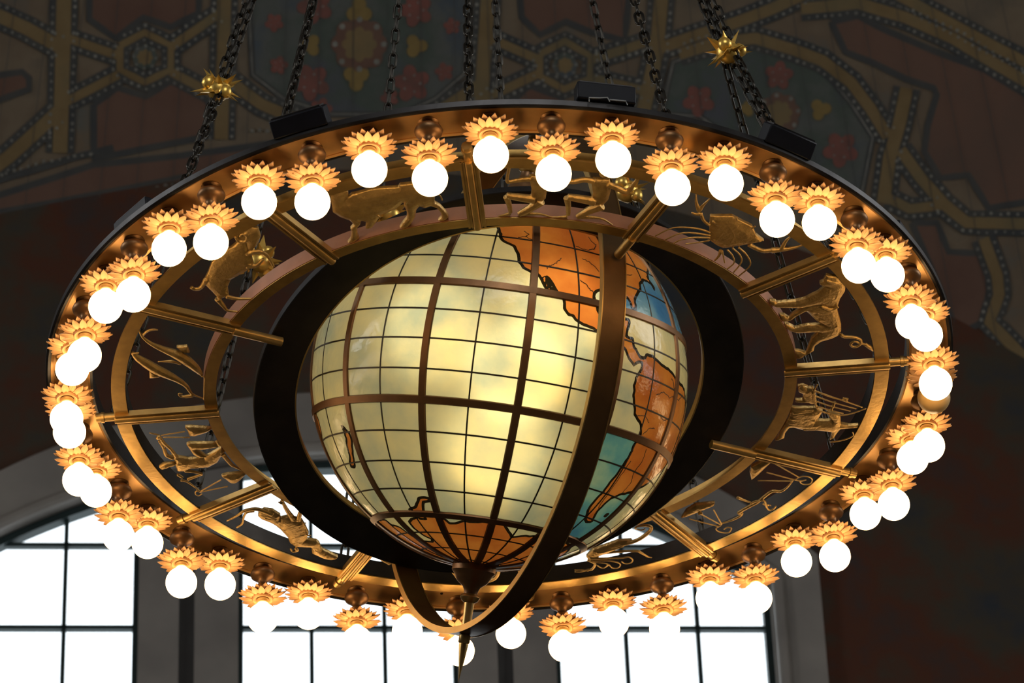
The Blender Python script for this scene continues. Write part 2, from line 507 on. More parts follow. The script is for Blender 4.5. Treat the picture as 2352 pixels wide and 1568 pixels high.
([(0.9122,0.0547),(0.9175,0.1199),(0.9317,0.1611),(0.9758,0.187),(1.0162,0.1899),(1.069,0.1608)],[0.0035,0.0035,0.0035,0.0032,0.0027,0.0021]),([(0.9759,0.1266),(0.9679,
0.1637)],[0.0048,0.0048]),([(0.9973,0.1093),(1.0141,0.1155)],[0.0048,0.0048]),([(0.9698,0.3371),(1.01,0.3271),(1.0371,0.306),(1.0347,0.2853)],[0.0021,0.0021,0.0021,
0.0021]),([(0.8573,0.176),(0.8876,0.168),(0.9124,0.1648)],[0.0024,0.0019,0.0013]),([(0.8667,0.2426),(0.9019,0.2502),(0.9365,0.245)],[0.0024,0.0019,0.0013]),([(0.8885,
0.2645),(0.9304,0.265),(0.9795,0.2711)],[0.0024,0.0019,0.0013]),([(0.8447,0.2105),(0.8806,0.2029),(0.9216,0.2211)],[0.0024,0.002,0.0016])]),'scales':([[(0.5339,0.7449),
(0.5486,0.7025),(0.5768,0.6704),(0.6359,0.664),(0.6324,0.6799),(0.5814,0.714)],[(0.7433,0.5418),(0.7365,0.4991),(0.7403,0.4678),(0.7744,0.4406),(0.8044,0.4358),(0.7938,
0.4577),(0.7651,0.5082)]],[([(0.6575,0.7778),(0.6879,0.7618),(0.7124,0.74),(0.7186,0.7224),(0.708,0.7198),(0.7416,0.6844),(0.7621,0.6661),(0.784,0.6337),(0.8079,0.6033),
(0.8327,0.607),(0.8528,0.5835),(0.8703,0.5405)],[0.0028,0.0037,0.0047,0.0054,0.0055,0.0056,0.0056,0.0055,0.0054,0.0047,0.0037,0.0028]),([(0.702,0.6312),(0.7234,0.6489),
(0.7468,0.665)],[0.0057,0.0041,0.0025]),([(0.743,0.6665),(0.7578,0.6497),(0.7845,0.6498),(0.7912,0.6809),(0.8015,0.7032),(0.8147,0.697),(0.8209,0.6813)],[0.0039,0.0038,
0.0037,0.0036,0.0034,0.0033,0.0032]),([(0.7814,0.6729),(0.7912,0.6791),(0.8067,0.6856)],[0.0053,0.0036,0.0018]),([(0.6576,0.7796),(0.6407,0.8002),(0.6546,0.8196),(0.6798,
0.8251),(0.6889,0.8002),(0.6752,0.7937),(0.6649,0.8057)],[0.0025,0.0025,0.0024,0.0024,0.0024,0.0023,0.0023]),([(0.8721,0.5371),(0.8904,0.5209),(0.9132,0.5225),(0.9257,
0.5411),(0.9186,0.5635),(0.8996,0.5639),(0.8896,0.549),(0.9082,0.5398)],[0.0025,0.0025,0.0024,0.0024,0.0024,0.0024,0.0023,0.0023]),([(0.6585,0.776),(0.6307,0.687)],
[0.0027,0.0027]),([(0.6536,0.7757),(0.5928,0.7112)],[0.0027,0.0027]),([(0.6481,0.7862),(0.5568,0.7357)],[0.0023,0.0023]),([(0.8868,0.5259),(0.8122,0.4451)],[0.0027,
0.0027]),([(0.897,0.5443),(0.8721,0.5371),(0.7853,0.4886)],[0.0032,0.0029,0.0027]),([(0.8666,0.5438),(0.7602,0.5332)],[0.0023,0.0023]),([(0.5852,0.7107),(0.5985,0.7062)],
[0.0039,0.0039]),([(0.8102,0.4414),(0.8142,0.4487)],[0.0053,0.0043])]),'scorpion':([[(0.2433,0.9465),(0.2643,0.9083),(0.2999,0.8883),(0.3414,0.8631),(0.3857,0.8608),
(0.3592,0.8955),(0.3296,0.916),(0.285,0.944),(0.2521,0.9701)]],[([(0.3518,0.878),(0.3961,0.8587),(0.4255,0.8272),(0.4429,0.7948),(0.4384,0.7763),(0.4177,0.7712),(0.3986,
0.7776),(0.3943,0.7884),(0.412,0.7981),(0.4252,0.7907)],[0.0068,0.0068,0.0068,0.0063,0.0057,0.0049,0.0038,0.0028,0.0022,0.0016]),([(0.2552,0.9474),(0.2998,0.9465),
(0.3519,0.949),(0.3742,0.9456),(0.3869,0.9631),(0.3803,0.9812),(0.3624,0.9827),(0.3519,0.969)],[0.0035,0.0034,0.0032,0.0031,0.0029,0.0028,0.0026,0.0024]),([(0.2552,
0.956),(0.3073,0.9614),(0.3385,0.9737),(0.349,0.9889),(0.3416,1.007),(0.3236,1.0056),(0.3132,0.9833)],[0.0033,0.0031,0.0029,0.0027,0.0025,0.0024,0.0022]),([(0.2581,
0.9648),(0.2968,0.9749),(0.3102,0.9859),(0.2998,1.0024),(0.2878,1.0015),(0.2759,0.9862)],[0.0027,0.0026,0.0025,0.0024,0.0023,0.0022]),([(0.2642,0.9339),(0.3296,0.9203),
(0.3964,0.9182),(0.4128,0.9308),(0.4338,0.9552),(0.4472,0.9619)],[0.0038,0.0045,0.0048,0.0047,0.0033,0.0014]),([(0.2477,0.9612),(0.27,0.9858),(0.2609,1.0167),(0.2474,
1.02),(0.2249,1.0298),(0.207,1.0284)],[0.0046,0.0046,0.0046,0.004,0.0028,0.0016]),([(0.2504,1.0188),(0.2325,1.0116),(0.2057,1.0096)],[0.0035,0.0024,0.0014]),([(0.2761,
0.9148),(0.2999,0.9109),(0.3592,0.8814)],[0.0019,0.0015,0.0011])]),'goat':([[(-0.7474,0.6201),(-0.7292,0.5993),(-0.7029,0.6075),(-0.6814,0.6377),(-0.6826,0.6567),
(-0.6782,0.6666),(-0.6908,0.704),(-0.7126,0.6768),(-0.7413,0.6523),(-0.7494,0.6358)],[(-0.7002,0.6937),(-0.6824,0.6535),(-0.6584,0.6458),(-0.634,0.6603),(-0.6178,0.6711),
(-0.6097,0.7037),(-0.6021,0.746),(-0.6109,0.7809),(-0.5811,0.7928),(-0.5734,0.8064),(-0.5698,0.8327),(-0.5637,0.8462),(-0.5202,0.892),(-0.5274,0.8997),(-0.5431,0.9051),
(-0.5665,0.8951),(-0.5988,0.8631),(-0.5984,0.8273),(-0.6473,0.8203),(-0.6629,0.7964),(-0.6676,0.7637),(-0.6866,0.7172)]],[([(-0.8455,0.6509),(-0.8133,0.6247),(-0.7878,
0.5981),(-0.7537,0.5896),(-0.7263,0.6058),(-0.7056,0.6232)],[0.0028,0.0042,0.0056,0.0067,0.0077,0.0086]),([(-0.8182,0.6913),(-0.7998,0.6703),(-0.792,0.6326),(-0.7818,
0.608),(-0.7578,0.6003)],[0.0038,0.0038,0.0038,0.0045,0.0053]),([(-0.6407,0.6598),(-0.6563,0.6142),(-0.6656,0.5756),(-0.6719,0.5436)],[0.0091,0.0076,0.0062,0.0047]),
([(-0.6717,0.5405),(-0.6665,0.5378)],[0.0086,0.0071]),([(-0.6729,0.5593),(-0.6822,0.5476)],[0.0038,0.0016]),([(-0.6292,0.6639),(-0.6194,0.6137)],[0.0091,0.0063]),
([(-0.6163,0.6744),(-0.6053,0.6727)],[0.0028,0.0013]),([(-0.6071,0.7456),(-0.5944,0.7459)],[0.0028,0.0013]),([(-0.6476,0.8236),(-0.6416,0.837),(-0.6572,0.8424),(-0.6629,
0.824)],[0.0056,0.0048,0.004,0.0031]),([(-0.6523,0.7907),(-0.6204,0.7964),(-0.5958,0.8112)],[0.0072,0.0067,0.0063]),([(-0.5928,0.8179),(-0.5813,0.8547),(-0.5489,0.8866)],
[0.0069,0.005,0.0031]),([(-0.7284,0.6374),(-0.7105,0.6451),(-0.6941,0.6527)],[0.0041,0.003,0.0019]),([(-0.6796,0.7145),(-0.6479,0.6944),(-0.6169,0.6839)],[0.0022,0.0019,
0.0016]),([(-0.6541,0.7647),(-0.6396,0.7497),(-0.6156,0.745)],[0.0028,0.0022,0.0016])]),'water_bearer':([[(-0.9814,0.28),(-0.9454,0.2971),(-0.9319,0.3038),(-0.8851,
0.3043),(-0.878,0.2933),(-0.8292,0.2479),(-0.8199,0.2687),(-0.8325,0.2908),(-0.8478,0.3273),(-0.8763,0.3514),(-0.9282,0.3534),(-0.9466,0.3667),(-0.9702,0.3678),(-0.9735,
0.3327),(-0.973,0.3095)],[(-0.9282,0.1297),(-0.9052,0.1314),(-0.8475,0.144),(-0.866,0.1625),(-0.9014,0.1798),(-0.9197,0.1757),(-0.9222,0.15)],[(-0.9314,0.2233),(-0.9217,
0.2183),(-0.8429,0.224),(-0.827,0.2395),(-0.8888,0.2536),(-0.9072,0.2494),(-0.878,0.2933),(-0.8957,0.3007),(-0.9158,0.279)],[(-0.8427,0.4035),(-0.8249,0.396),(-0.7631,
0.3903),(-0.7828,0.4225),(-0.8017,0.4447),(-0.819,0.4434),(-0.8342,0.4158)]],[([(-0.9738,0.3182),(-1.001,0.3249),(-1.016,0.3354)],[0.0075,0.0116,0.0104]),([(-0.976,
0.2891),(-0.9946,0.2704),(-0.9991,0.2327),(-1.0094,0.192)],[0.0077,0.0067,0.0056,0.0045]),([(-0.9649,0.287),(-0.9782,0.2429),(-0.9953,0.2073),(-1.0059,0.1695)],[0.006,
0.0056,0.0052,0.0048]),([(-1.0115,0.1804),(-1.0072,0.1665)],[0.0077,0.006]),([(-1.0046,0.1554),(-1.0209,0.1471),(-1.0327,0.1406)],[0.0033,0.003,0.0027]),([(-1.0001,
0.1571),(-0.9276,0.1411)],[0.0027,0.0027]),([(-0.9949,0.1674),(-0.9165,0.1745)],[0.0022,0.0022]),([(-0.8398,0.2042),(-0.8325,0.2305)],[0.006,0.006]),([(-0.8272,0.2826),
(-0.8078,0.336),(-0.7964,0.3514),(-0.7644,0.3858)],[0.0077,0.0062,0.0041,0.0015]),([(-0.9477,0.3607),(-0.9216,0.3685),(-0.896,0.382)],[0.006,0.0049,0.0039]),([(-0.9437,
0.4078),(-0.9225,0.3976),(-0.8962,0.3835)],[0.0063,0.0049,0.0036]),([(-0.9712,0.3795),(-0.9571,0.398)],[0.0054,0.0048]),([(-0.9646,0.4121),(-0.945,0.4224),(-0.9143,
0.4718)],[0.0048,0.0037,0.0027]),([(-0.9084,0.4767),(-0.9219,0.4683),(-0.9263,0.4828),(-0.9178,0.4952),(-0.9066,0.4842)],[0.0025,0.0025,0.0025,0.0025,0.0025]),([(-0.9086,
0.4693),(-0.8416,0.4094)],[0.0027,0.0027]),([(-0.9082,0.4737),(-0.8257,0.4488)],[0.0022,0.0022]),([(-0.9663,0.3216),(-0.9411,0.3205)],[0.0033,0.0021]),([(-0.9318,0.3212),
(-0.9062,0.3144)],[0.0024,0.0018]),([(-0.9315,0.3357),(-0.9052,0.3406)],[0.0024,0.0018])]),'fishes':([[(-0.9179,-0.2831),(-0.8862,-0.2849),(-0.8815,-0.2512),(-0.902,
-0.2579)],[(-1.0045,-0.1735),(-1.0083,-0.1316),(-0.9713,-0.1385),(-0.9927,-0.1699)]],[([(-1.015,-0.3853),(-1.008,-0.3479),(-0.9859,-0.3119),(-0.9527,-0.2802),(-0.9204,
-0.2539),(-0.8932,-0.2197),(-0.8708,-0.1803),(-0.857,-0.1454)],[0.0024,0.0042,0.0066,0.0101,0.0149,0.0161,0.0125,0.0051]),([(-1.0058,-0.3557),(-0.992,-0.3758),(-0.9735,
-0.3825),(-0.9604,-0.3789)],[0.0036,0.0046,0.004,0.0018]),([(-0.9113,-0.2021),(-0.937,-0.2187),(-0.9761,-0.2196)],[0.003,0.0054,0.0015]),([(-0.8588,-0.1415),(-0.8492,
-0.1375),(-0.8541,-0.0865),(-0.8597,-0.0208)],[0.0018,0.0017,0.0016,0.0015]),([(-1.0449,-0.2733),(-1.0325,-0.2456),(-1.0098,-0.2144),(-0.9855,-0.183),(-0.9563,-0.1538),
(-0.9285,-0.1246),(-0.9055,-0.0901),(-0.8923,-0.0479),(-0.8617,-0.0209)],[0.0045,0.0107,0.0143,0.0158,0.0137,0.0098,0.0069,0.0042,0.0015]),([(-0.8915,-0.0396),(-0.9132,
-0.0356),(-0.9267,-0.038),(-0.9301,-0.052),(-0.9196,-0.0499)],[0.0072,0.0054,0.0036,0.0031,0.0027]),([(-1.0449,-0.2733),(-1.0237,-0.2758)],[0.0036,0.0024])]),
'ram':([[(-0.7853,-0.6889),(-0.7552,-0.7356),(-0.7254,-0.7578),(-0.6981,-0.7951),(-0.6813,-0.7849),(-0.6746,-0.7301),(-0.6695,-0.6781),(-0.6913,-0.6459),(-0.7177,
-0.6231),(-0.7385,-0.606),(-0.7502,-0.5697),(-0.7492,-0.5354),(-0.7646,-0.5208),(-0.7791,-0.5187),(-0.7898,-0.5413),(-0.8112,-0.5862),(-0.811,-0.6109),(-0.7975,-0.6469)],
[(-0.7087,-0.8168),(-0.6952,-0.8338),(-0.6679,-0.8499),(-0.6457,-0.8424),(-0.6412,-0.8063),(-0.6526,-0.768),(-0.6703,-0.742),(-0.6838,-0.7489),(-0.6852,-0.7792),(-0.7031,
-0.7984)]],[([(-0.7101,-0.8214),(-0.7031,-0.7984),(-0.684,-0.7956),(-0.6778,-0.8207),(-0.6902,-0.8311),(-0.698,-0.8191)],[0.0043,0.0042,0.004,0.0039,0.0038,0.0036]),
([(-0.7567,-0.5312),(-0.7273,-0.5177),(-0.6864,-0.5149)],[0.0072,0.0054,0.0036]),([(-0.7824,-0.5221),(-0.7674,-0.4834),(-0.7583,-0.4624),(-0.7302,-0.4541)],[0.0099,
0.0067,0.0044,0.0032]),([(-0.807,-0.6168),(-0.8243,-0.5778),(-0.8425,-0.5729),(-0.8506,-0.5827)],[0.0079,0.0063,0.0055,0.0058]),([(-0.6895,-0.6703),(-0.6627,-0.6746),
(-0.6412,-0.7036)],[0.0083,0.0065,0.0047]),([(-0.6851,-0.7308),(-0.651,-0.7407),(-0.6281,-0.7149),(-0.6156,-0.6653)],[0.0083,0.007,0.0057,0.0043]),([(-0.777,-0.6363),
(-0.7563,-0.6288),(-0.7353,-0.6258)],[0.0029,0.0025,0.0022]),([(-0.7582,-0.6963),(-0.7301,-0.6944),(-0.7055,-0.6927),(-0.6746,-0.6815)],[0.0025,0.0024,0.0023,0.0022])]),
'archer':([[(-0.3428,0.886),(-0.2361,0.9099),(-0.1579,0.9266),(-0.1383,0.9803),(-0.1561,1.0181),(-0.2219,0.9904),(-0.3193,0.9687),(-0.3716,0.9284)]],[([(-0.3355,0.8995),
(-0.3439,0.8425),(-0.3171,0.8101)],[0.013,0.009,0.006]),([(-0.2977,0.9127),(-0.2781,0.8665),(-0.289,0.8206)],[0.012,0.009,0.006]),([(-0.1796,0.9329),(-0.1519,0.8972),
(-0.1636,0.8545)],[0.012,0.009,0.006]),([(-0.1422,0.9494),(-0.0865,0.926),(-0.0566,0.8782)],[0.012,0.009,0.006]),([(-0.16,0.9871),(-0.1482,1.0294)],[0.018,0.016]),
([(-0.1423,1.0504),(-0.1344,1.0615)],[0.013,0.013]),([(-0.1482,1.0294),(-0.0966,1.0255),(-0.0467,1.0289)],[0.009,0.007,0.006]),([(-0.0586,0.9382),(-0.0287,0.9896),
(-0.0407,1.0492),(-0.0867,1.0765)],[0.005,0.006,0.006,0.005]),([(-0.3623,0.9321),(-0.3931,0.8868),(-0.3715,0.8307)],[0.009,0.008,0.005])])}
PAINT = {'strap':[(34,
[(-14.57,37.01),(-14.35,34.87),(-14.21,33.32),(-14.11,32.11)]),(30,[(-17.49,35.85),(-15.65,35.4),(-14.36,34.97)]),(20,[(-14.23,35.27),(-12.48,34.94)]),(20,[(-14.09,
33.52),(-12.43,34.42)]),(20,[(-10.75,35.3),(-9.05,36.4)]),(20,[(-10.69,34.62),(-8.9,33.96)]),(16,[(-12.46,35.22),(-11.67,35.64),(-10.75,35.34),(-10.7,34.68),(-11.54,
34.27),(-12.4,34.56),(-12.46,35.22)]),(30,[(-14.21,33.32),(-15.73,31.85),(-16.74,31.01)]),(32,[(-9.06,37.42),(-8.96,34.9),(-8.9,32.85)]),(26,[(-8.94,34.6),(-7.62,33.87),
(-5.87,33.31)]),(32,[(0.17,37.49),(-0.3,33.83)]),(26,[(-0.21,34.49),(-1.82,33.66)]),(20,[(0.02,35.75),(1.76,35.04)]),(20,[(-0.21,34.03),(1.73,34.68)]),(20,[(3.49,34.95),
(5.64,35.35)]),(20,[(3.41,34.47),(5.4,33.91)]),(16,[(1.77,35.2),(2.65,35.52),(3.5,35.04),(3.41,34.44),(2.52,34.19),(1.73,34.6),(1.77,35.2)]),(32,[(6.22,37.14),(5.72,
35.0),(5.1,33.42)]),(26,[(5.91,35.11),(6.97,35.32),(8.5,35.56),(9.8,35.8),(11.14,36.12)]),(26,[(6.47,34.88),(7.68,35.07),(9.09,35.06),(10.35,34.58),(11.22,34.17),(12.04,
33.45),(12.54,32.65),(12.95,31.8)]),(30,[(13.82,33.03),(13.35,32.04),(12.89,31.23),(12.46,30.01)]),(26,[(13.28,31.39),(13.77,30.52),(14.37,29.68),(14.95,29.09),(16.92,
28.7)]),(26,[(10.76,35.68),(12.69,35.57),(14.18,34.95),(15.59,34.14),(17.82,32.42)]),(24,[(13.64,35.88),(15.32,34.76),(17.95,32.94)]),(26,[(15.38,28.57),(15.59,27.51),
(15.54,26.97),(15.11,26.29),(15.95,25.11)]),(22,[(12.63,30.14),(13.26,29.74),(14.36,29.68)])],'field':[[(-13.72,37.09),(-13.57,35.85),(-12.63,35.41),(-11.74,36.05),
(-10.8,35.85),(-9.89,36.29),(-9.9,37.37)],[(-13.16,33.54),(-12.42,34.06),(-11.46,33.89),(-10.7,34.35),(-9.82,34.19),(-9.33,33.8),(-9.27,32.93),(-11.27,32.48),(-13.0,
32.05)],[(-17.16,33.85),(-15.62,34.2),(-15.37,34.05),(-15.33,33.75),(-17.04,33.02)],[(1.17,37.46),(1.22,36.25),(1.81,35.74),(2.73,36.06),(3.59,35.7),(4.68,35.42),(5.11,
37.23)],[(0.58,33.8),(1.35,34.35),(2.42,33.97),(2.39,33.66)],[(11.7,35.19),(12.62,35.23),(13.33,34.78),(15.0,33.85),(16.41,33.12),(17.81,32.01),(17.16,29.31),(15.71,
29.36),(15.27,30.36),(14.37,30.43),(14.02,31.23),(14.26,31.9),(14.74,32.7),(14.68,32.89),(13.82,33.29),(12.88,33.87),(12.01,34.31)],[(13.25,29.36),(14.03,29.23),(14.24,
28.39),(15.24,28.17),(15.34,27.33),(14.93,26.32),(14.05,26.08),(13.8,27.37)],[(-16.67,30.48),(-12.99,31.89),(-7.0,32.85),(-6.69,31.97),(-10.34,31.43),(-15.77,29.92),
(-16.56,29.65)]],'med':[[(-8.21,37.46),(-8.15,36.38),(-7.95,34.68),(-6.9,34.07),(-5.3,33.66),(-2.98,33.67),(-1.81,34.09),(-0.82,34.75),(-0.57,36.55),(-0.53,37.51)],
[(5.96,33.98),(6.25,34.68),(7.35,34.88),(9.0,34.82),(10.3,34.29),(11.21,33.87),(11.93,32.89),(12.46,31.86),(11.71,30.12),(10.67,30.26),(6.96,33.1),(5.72,33.3)]],
'flow':[((-5.9,36.63),42),((-5.97,34.52),44),((-2.42,36.54),40),((-2.6,34.51),44),((-5.62,33.8),26),((-3.34,34.12),22),((-1.19,36.08),20),((-1.49,34.82),22),((-7.28,
36.14),22),((-7.08,34.97),22),((6.96,33.54),38),((9.71,33.95),34),((11.37,31.67),42),((9.12,32.87),22)],'tref':[((-4.37,36.53),32,0),((-4.46,34.68),32,2),((-6.01,35.55),
26,1),((-2.44,35.55),28,3),((10.91,32.85),26,3),((8.5,33.16),20,1)],'ros':[((-4.36,35.6),66),((9.55,32.9),50),((-11.6,34.96),30),((2.6,34.85),30)],'dots':[[(-15.78,
30.06),(-13.36,30.73),(-11.45,31.26),(-10.07,31.59)],[(-16.48,31.14),(-14.6,31.82),(-13.02,32.2)],[(-8.16,33.13),(-7.02,33.17)]],'dark':[(16,[(-16.73,30.9),(-15.93,
31.19),(-13.61,32.04),(-12.4,32.4)]),(12,[(-16.54,29.53),(-15.75,29.83),(-13.07,30.6),(-10.33,31.33)]),(10,[(-16.62,30.13),(-13.11,31.04),(-10.08,31.77)])]}


# ================================================================== THE ROOM
FLOOR_Z = -8.3


def room(o):
    o.rotation_euler.z = ROT
    return o


UC = -.06   # the window stands just off the middle of its wall


def arch_z(u, zc, r):
    return zc + math.sqrt(max(r * r - (u - UC) ** 2, 0))


def arch_loop(hw, zc, r, z0, n=40):
    """outline: up the left jamb, over the arch, down the right jamb"""
    pts = [(UC - hw, z0)]
    for i in range(n + 1):
        u = UC - hw + 2 * hw * i / n
        pts.append((u, arch_z(u, zc, r)))
    pts.append((UC + hw, z0))
    return pts


SILL = 1.2


def wall_with_hole(name, side_rot, hole):
    bm = bmesh.new()
    W = 13.2
    outer = [(-W, FLOOR_Z), (W, FLOOR_Z), (W, 15.5), (-W, 15.5)]
    for loop in (outer, hole):
        vs = [bm.verts.new((u, HALF, z)) for u, z in loop]
        for i in range(len(vs)):
            bm.edges.new((vs[i], vs[(i + 1) % len(vs)]))
    bmesh.ops.triangle_fill(bm, use_beauty=True, use_dissolve=False, edges=bm.edges[:])
    r = bmesh.ops.extrude_face_region(bm, geom=bm.faces[:])
    for v in [g for g in r['geom'] if isinstance(g, bmesh.types.BMVert)]:
        v.co.y += .12
    bmesh.ops.recalc_face_normals(bm, faces=bm.faces)
    me = bpy.data.meshes.new(name)
    bm.to_mesh(me)
    bm.free()
    me.materials.append(MATS['wall_paint'])
    o = bpy.data.objects.new(name, me)
    COL.objects.link(o)
    o.rotation_euler.z = ROT + side_rot
    return tag(o, kind='structure')


HOLE = arch_loop(2.70, 3.36, 3.90, SILL)
wall_north = wall_with_hole('wall_north', 0, HOLE)
for nm, a in (('wall_west', math.pi / 2), ('wall_south', math.pi), ('wall_east', -math.pi / 2)):
    wall_with_hole(nm, a, HOLE)
fl = mesh_obj('floor', [(-13, -13, FLOOR_Z), (13, -13, FLOOR_Z), (13, 13, FLOOR_Z), (-13, 13, FLOOR_Z),
                        (-13, -13, FLOOR_Z - .3), (13, -13, FLOOR_Z - .3), (13, 13, FLOOR_Z - .3), (-13, 13, FLOOR_Z - .3)],
              [(0, 1, 2, 3), (7, 6, 5, 4), (0, 4, 5, 1), (1, 5, 6, 2), (2, 6, 7, 3), (3, 7, 4, 0)], 'floor_stone', smooth_=False)
room(tag(fl, kind='structure'))

# dome: a shell on a drum
prof = [(DOME_R, FLOOR_Z), (DOME_R, DOME_Z)]
prof += [(DOME_R * math.cos(math.radians(e)), DOME_Z + DOME_R * math.sin(math.radians(e))) for e in range(1, 90)]
prof += [(.02, DOME_Z + DOME_R)]
prof += [(.02, DOME_Z + DOME_R + .3), (DOME_R + .3, DOME_Z), (DOME_R + .3, FLOOR_Z)]
inner = prof[:92]
ceiling = MB().lathe(inner, 240).build('ceiling', 'dome_paint')
for p in ceiling.data.polygons:
    p.use_smooth = True
ceiling.data.flip_normals()
bm = bmesh.new()          # the vault is cut by the four walls
bm.from_mesh(ceiling.data)


def beyond_wall(c):
    u, v = c.x * math.cos(PSI) - c.y * math.sin(PSI), c.x * math.sin(PSI) + c.y * math.cos(PSI)
    return max(abs(u), abs(v)) > HALF + .35


bmesh.ops.delete(bm, geom=[f for f in bm.faces if all(beyond_wall(v.co) for v in f.verts)], context='FACES')
bm.to_mesh(ceiling.data)
bm.free()
tag(ceiling, kind='structure')


def dpt(az, el, lift=.006):
    a, e = math.radians(az), math.radians(el)
    R = DOME_R - lift
    return Vector((R * math.cos(e) * math.sin(a), R * math.cos(e) * math.cos(a), DOME_Z + R * math.sin(e)))


PXD = .01206         # degrees of arc per painter's unit


def az_of(el, d):
    return d / math.cos(math.radians(el))


def dense(pts, step=.35):
    out = []
    for (a0, e0), (a1, e1) in zip(pts, pts[1:]):
        n = max(1, int(math.hypot((a1 - a0) * .82, e1 - e0) / step))
        for i in range(n):
            out.append((a0 + (a1 - a0) * i / n, e0 + (e1 - e0) * i / n))
    out.append(pts[-1])
    return out


def offset_line(pts, off):
    """shift a line sideways by off degrees"""
    out = []
    n = len(pts)
    for i, (a, e) in enumerate(pts):
        p, q = pts[max(i - 1, 0)], pts[min(i + 1, n - 1)]
        c = math.cos(math.radians(e))
        tx, ty = (q[0] - p[0]) * c, q[1] - p[1]
        l = math.hypot(tx, ty) or 1
        out.append((a - ty / l * off / c, e + tx / l * off))
    return out


def band_mesh(mb, pts, width, lift):
    d = dense(pts)
    A, B = offset_line(d, width * PXD / 2), offset_line(d, -width * PXD / 2)
    vs = [dpt(*x, lift) for x in A] + [dpt(*x, lift) for x in B]
    n = len(d)
    mb.add(vs, [(i, i + 1, n + i + 1, n + i) for i in range(n - 1)])


def paint_poly(name, pts, mat, lift):
    bm = bmesh.new()
    vs = [bm.verts.new((a, e, 0)) for a, e in pts]
    for i in range(len(vs)):
        bm.edges.new((vs[i], vs[(i + 1) % len(vs)]))
    bmesh.ops.triangle_fill(bm, use_beauty=True, edges=bm.edges[:])
    for _ in range(3):
        bmesh.ops.subdivide_edges(bm, edges=[x for x in bm.edges if x.calc_length() > .45], cuts=1, use_grid_fill=True)
        bmesh.ops.triangulate(bm, faces=bm.faces[:])
    for v in bm.verts:
        v.co = dpt(v.co.x, v.co.y, lift)
    me = bpy.data.meshes.new(name)
    bm.to_mesh(me)
    bm.free()
    me.materials.append(MATS[mat])
    o = bpy.data.objects.new(name, me)
    COL.objects.link(o)
    o.parent = ceiling
    return o


def closed(pts):
    return list(pts) + [pts[0]]


DOTS = MB()


def dot(a, e, r, lift=.022, n=6):
    c = math.cos(math.radians(e))
    vs = [dpt(a, e, lift)] + [dpt(a + r * PXD * math.cos(6.283 * k / n) / c, e + r * PXD * math.sin(6.283 * k / n), lift) for k in range(n)]
    DOTS.add(vs, [(0, 1 + k, 1 + (k + 1) % n) for k in range(n)])


def dots_along(pts, step=17, r=3.6):
    d = dense(pts, .03)
    acc = 0
    for p, q in zip(d, d[1:]):
        acc += math.hypot((q[0] - p[0]) * math.cos(math.radians(p[1])), q[1] - p[1])
        if acc > step * PXD:
            acc = 0
            dot(q[0] + random.uniform(-.02, .02), q[1] + random.uniform(-.02, .02), r * random.uniform(.75, 1.25))


for i, p in enumerate(PAINT['field']):
    paint_poly('painted_field', p, 'paint_maroon', .008)
    mb = MB()
    band_mesh(mb, closed(p), 15, .010)
    mb.build('painted_border', 'paint_border', ceiling)
for p in PAINT['med']:
    paint_poly('painted_medallion', p, 'paint_slate', .008)
    mb = MB()
    band_mesh(mb, closed(p), 14, .012)
    mb.build('painted_border', 'paint_border', ceiling)
    mb = MB()
    band_mesh(mb, closed(p), 3.0, .013)
    mb.build('painted_line', 'paint_pale', ceiling)
for w, p in PAINT['strap']:
    mb = MB()
    for s in (-1, 1):
        band_mesh(mb, offset_line(dense(p), s * (w / 2 + 8) * PXD), 15, .0135)
    mb.build('painted_border', 'paint_border', ceiling)
for w, p in PAINT['strap']:
    mb = MB()
    band_mesh(mb, p, w, .016)
    mb.build('painted_strap', 'paint_strap', ceiling)
    for s in (-1, 1):
        dots_along(offset_line(dense(p), s * (w / 2 + 8) * PXD))
for w, p in PAINT['dark']:
    mb = MB()
    band_mesh(mb, p, w, .014)
    mb.build('painted_border', 'paint_border', ceiling)
for p in PAINT['dots']:
    dots_along(p, 16, 4)


def petal_poly(a, e, r, n, rin, mat, name, lift, phase=0.0):
    c = math.cos(math.radians(e))
    pts = []
    for k in range(n * 6):
        w = 2 * math.pi * k / (n * 6) + phase
        rr = r * (rin + (1 - rin) * abs(math.cos(n * (w - phase) / 2)))
        pts.append((a + rr * PXD * math.cos(w) / c, e + rr * PXD * math.sin(w)))
    return paint_poly(name, pts, mat, lift)


for (a, e), r in PAINT['flow']:
    petal_poly(a, e, r, 5, .62, 'paint_red', 'painted_flower', .017, random.random())
    for k in range(5):
        w = 1.256 * k
        dot(a + r * .45 * PXD * math.cos(w) / .82, e + r * .45 * PXD * math.sin(w), r * .07)
for (a, e), r, k in PAINT['tref']:
    petal_poly(a, e, r, 3, .55, 'paint_gold', 'painted_trefoil', .018, math.pi / 2 * (1 + k))
for (a, e), r in PAINT['ros']:
    petal_poly(a, e, r, 8, .86, 'paint_maroon' if r > 40 else 'paint_slate', 'painted_rosette', .018)
    petal_poly(a, e, r * .62, 8, .8, 'paint_strap', 'painted_rosette', .020)
    for k in range(8):
        w = 2 * math.pi * k / 8
        dot(a + r * .86 * PXD * math.cos(w) / .82, e + r * .86 * PXD * math.sin(w), r * .11)
dots = DOTS.build('painted_pearl_dots', 'paint_pale', ceiling)
tag(dots, kind='stuff')
# board joints that run up the vault
for az in np.arange(-21, 22, 1.17):
    mb = MB()
    band_mesh(mb, [(az, 24), (az * .985, 40)], 1.6, .025)
    mb.build('vault_joint', 'paint_border', ceiling)

# ---- arched window of the north wall
V0 = HALF - .10        # face of the stone, a little proud of the wall
VG = HALF              # plane of the glass


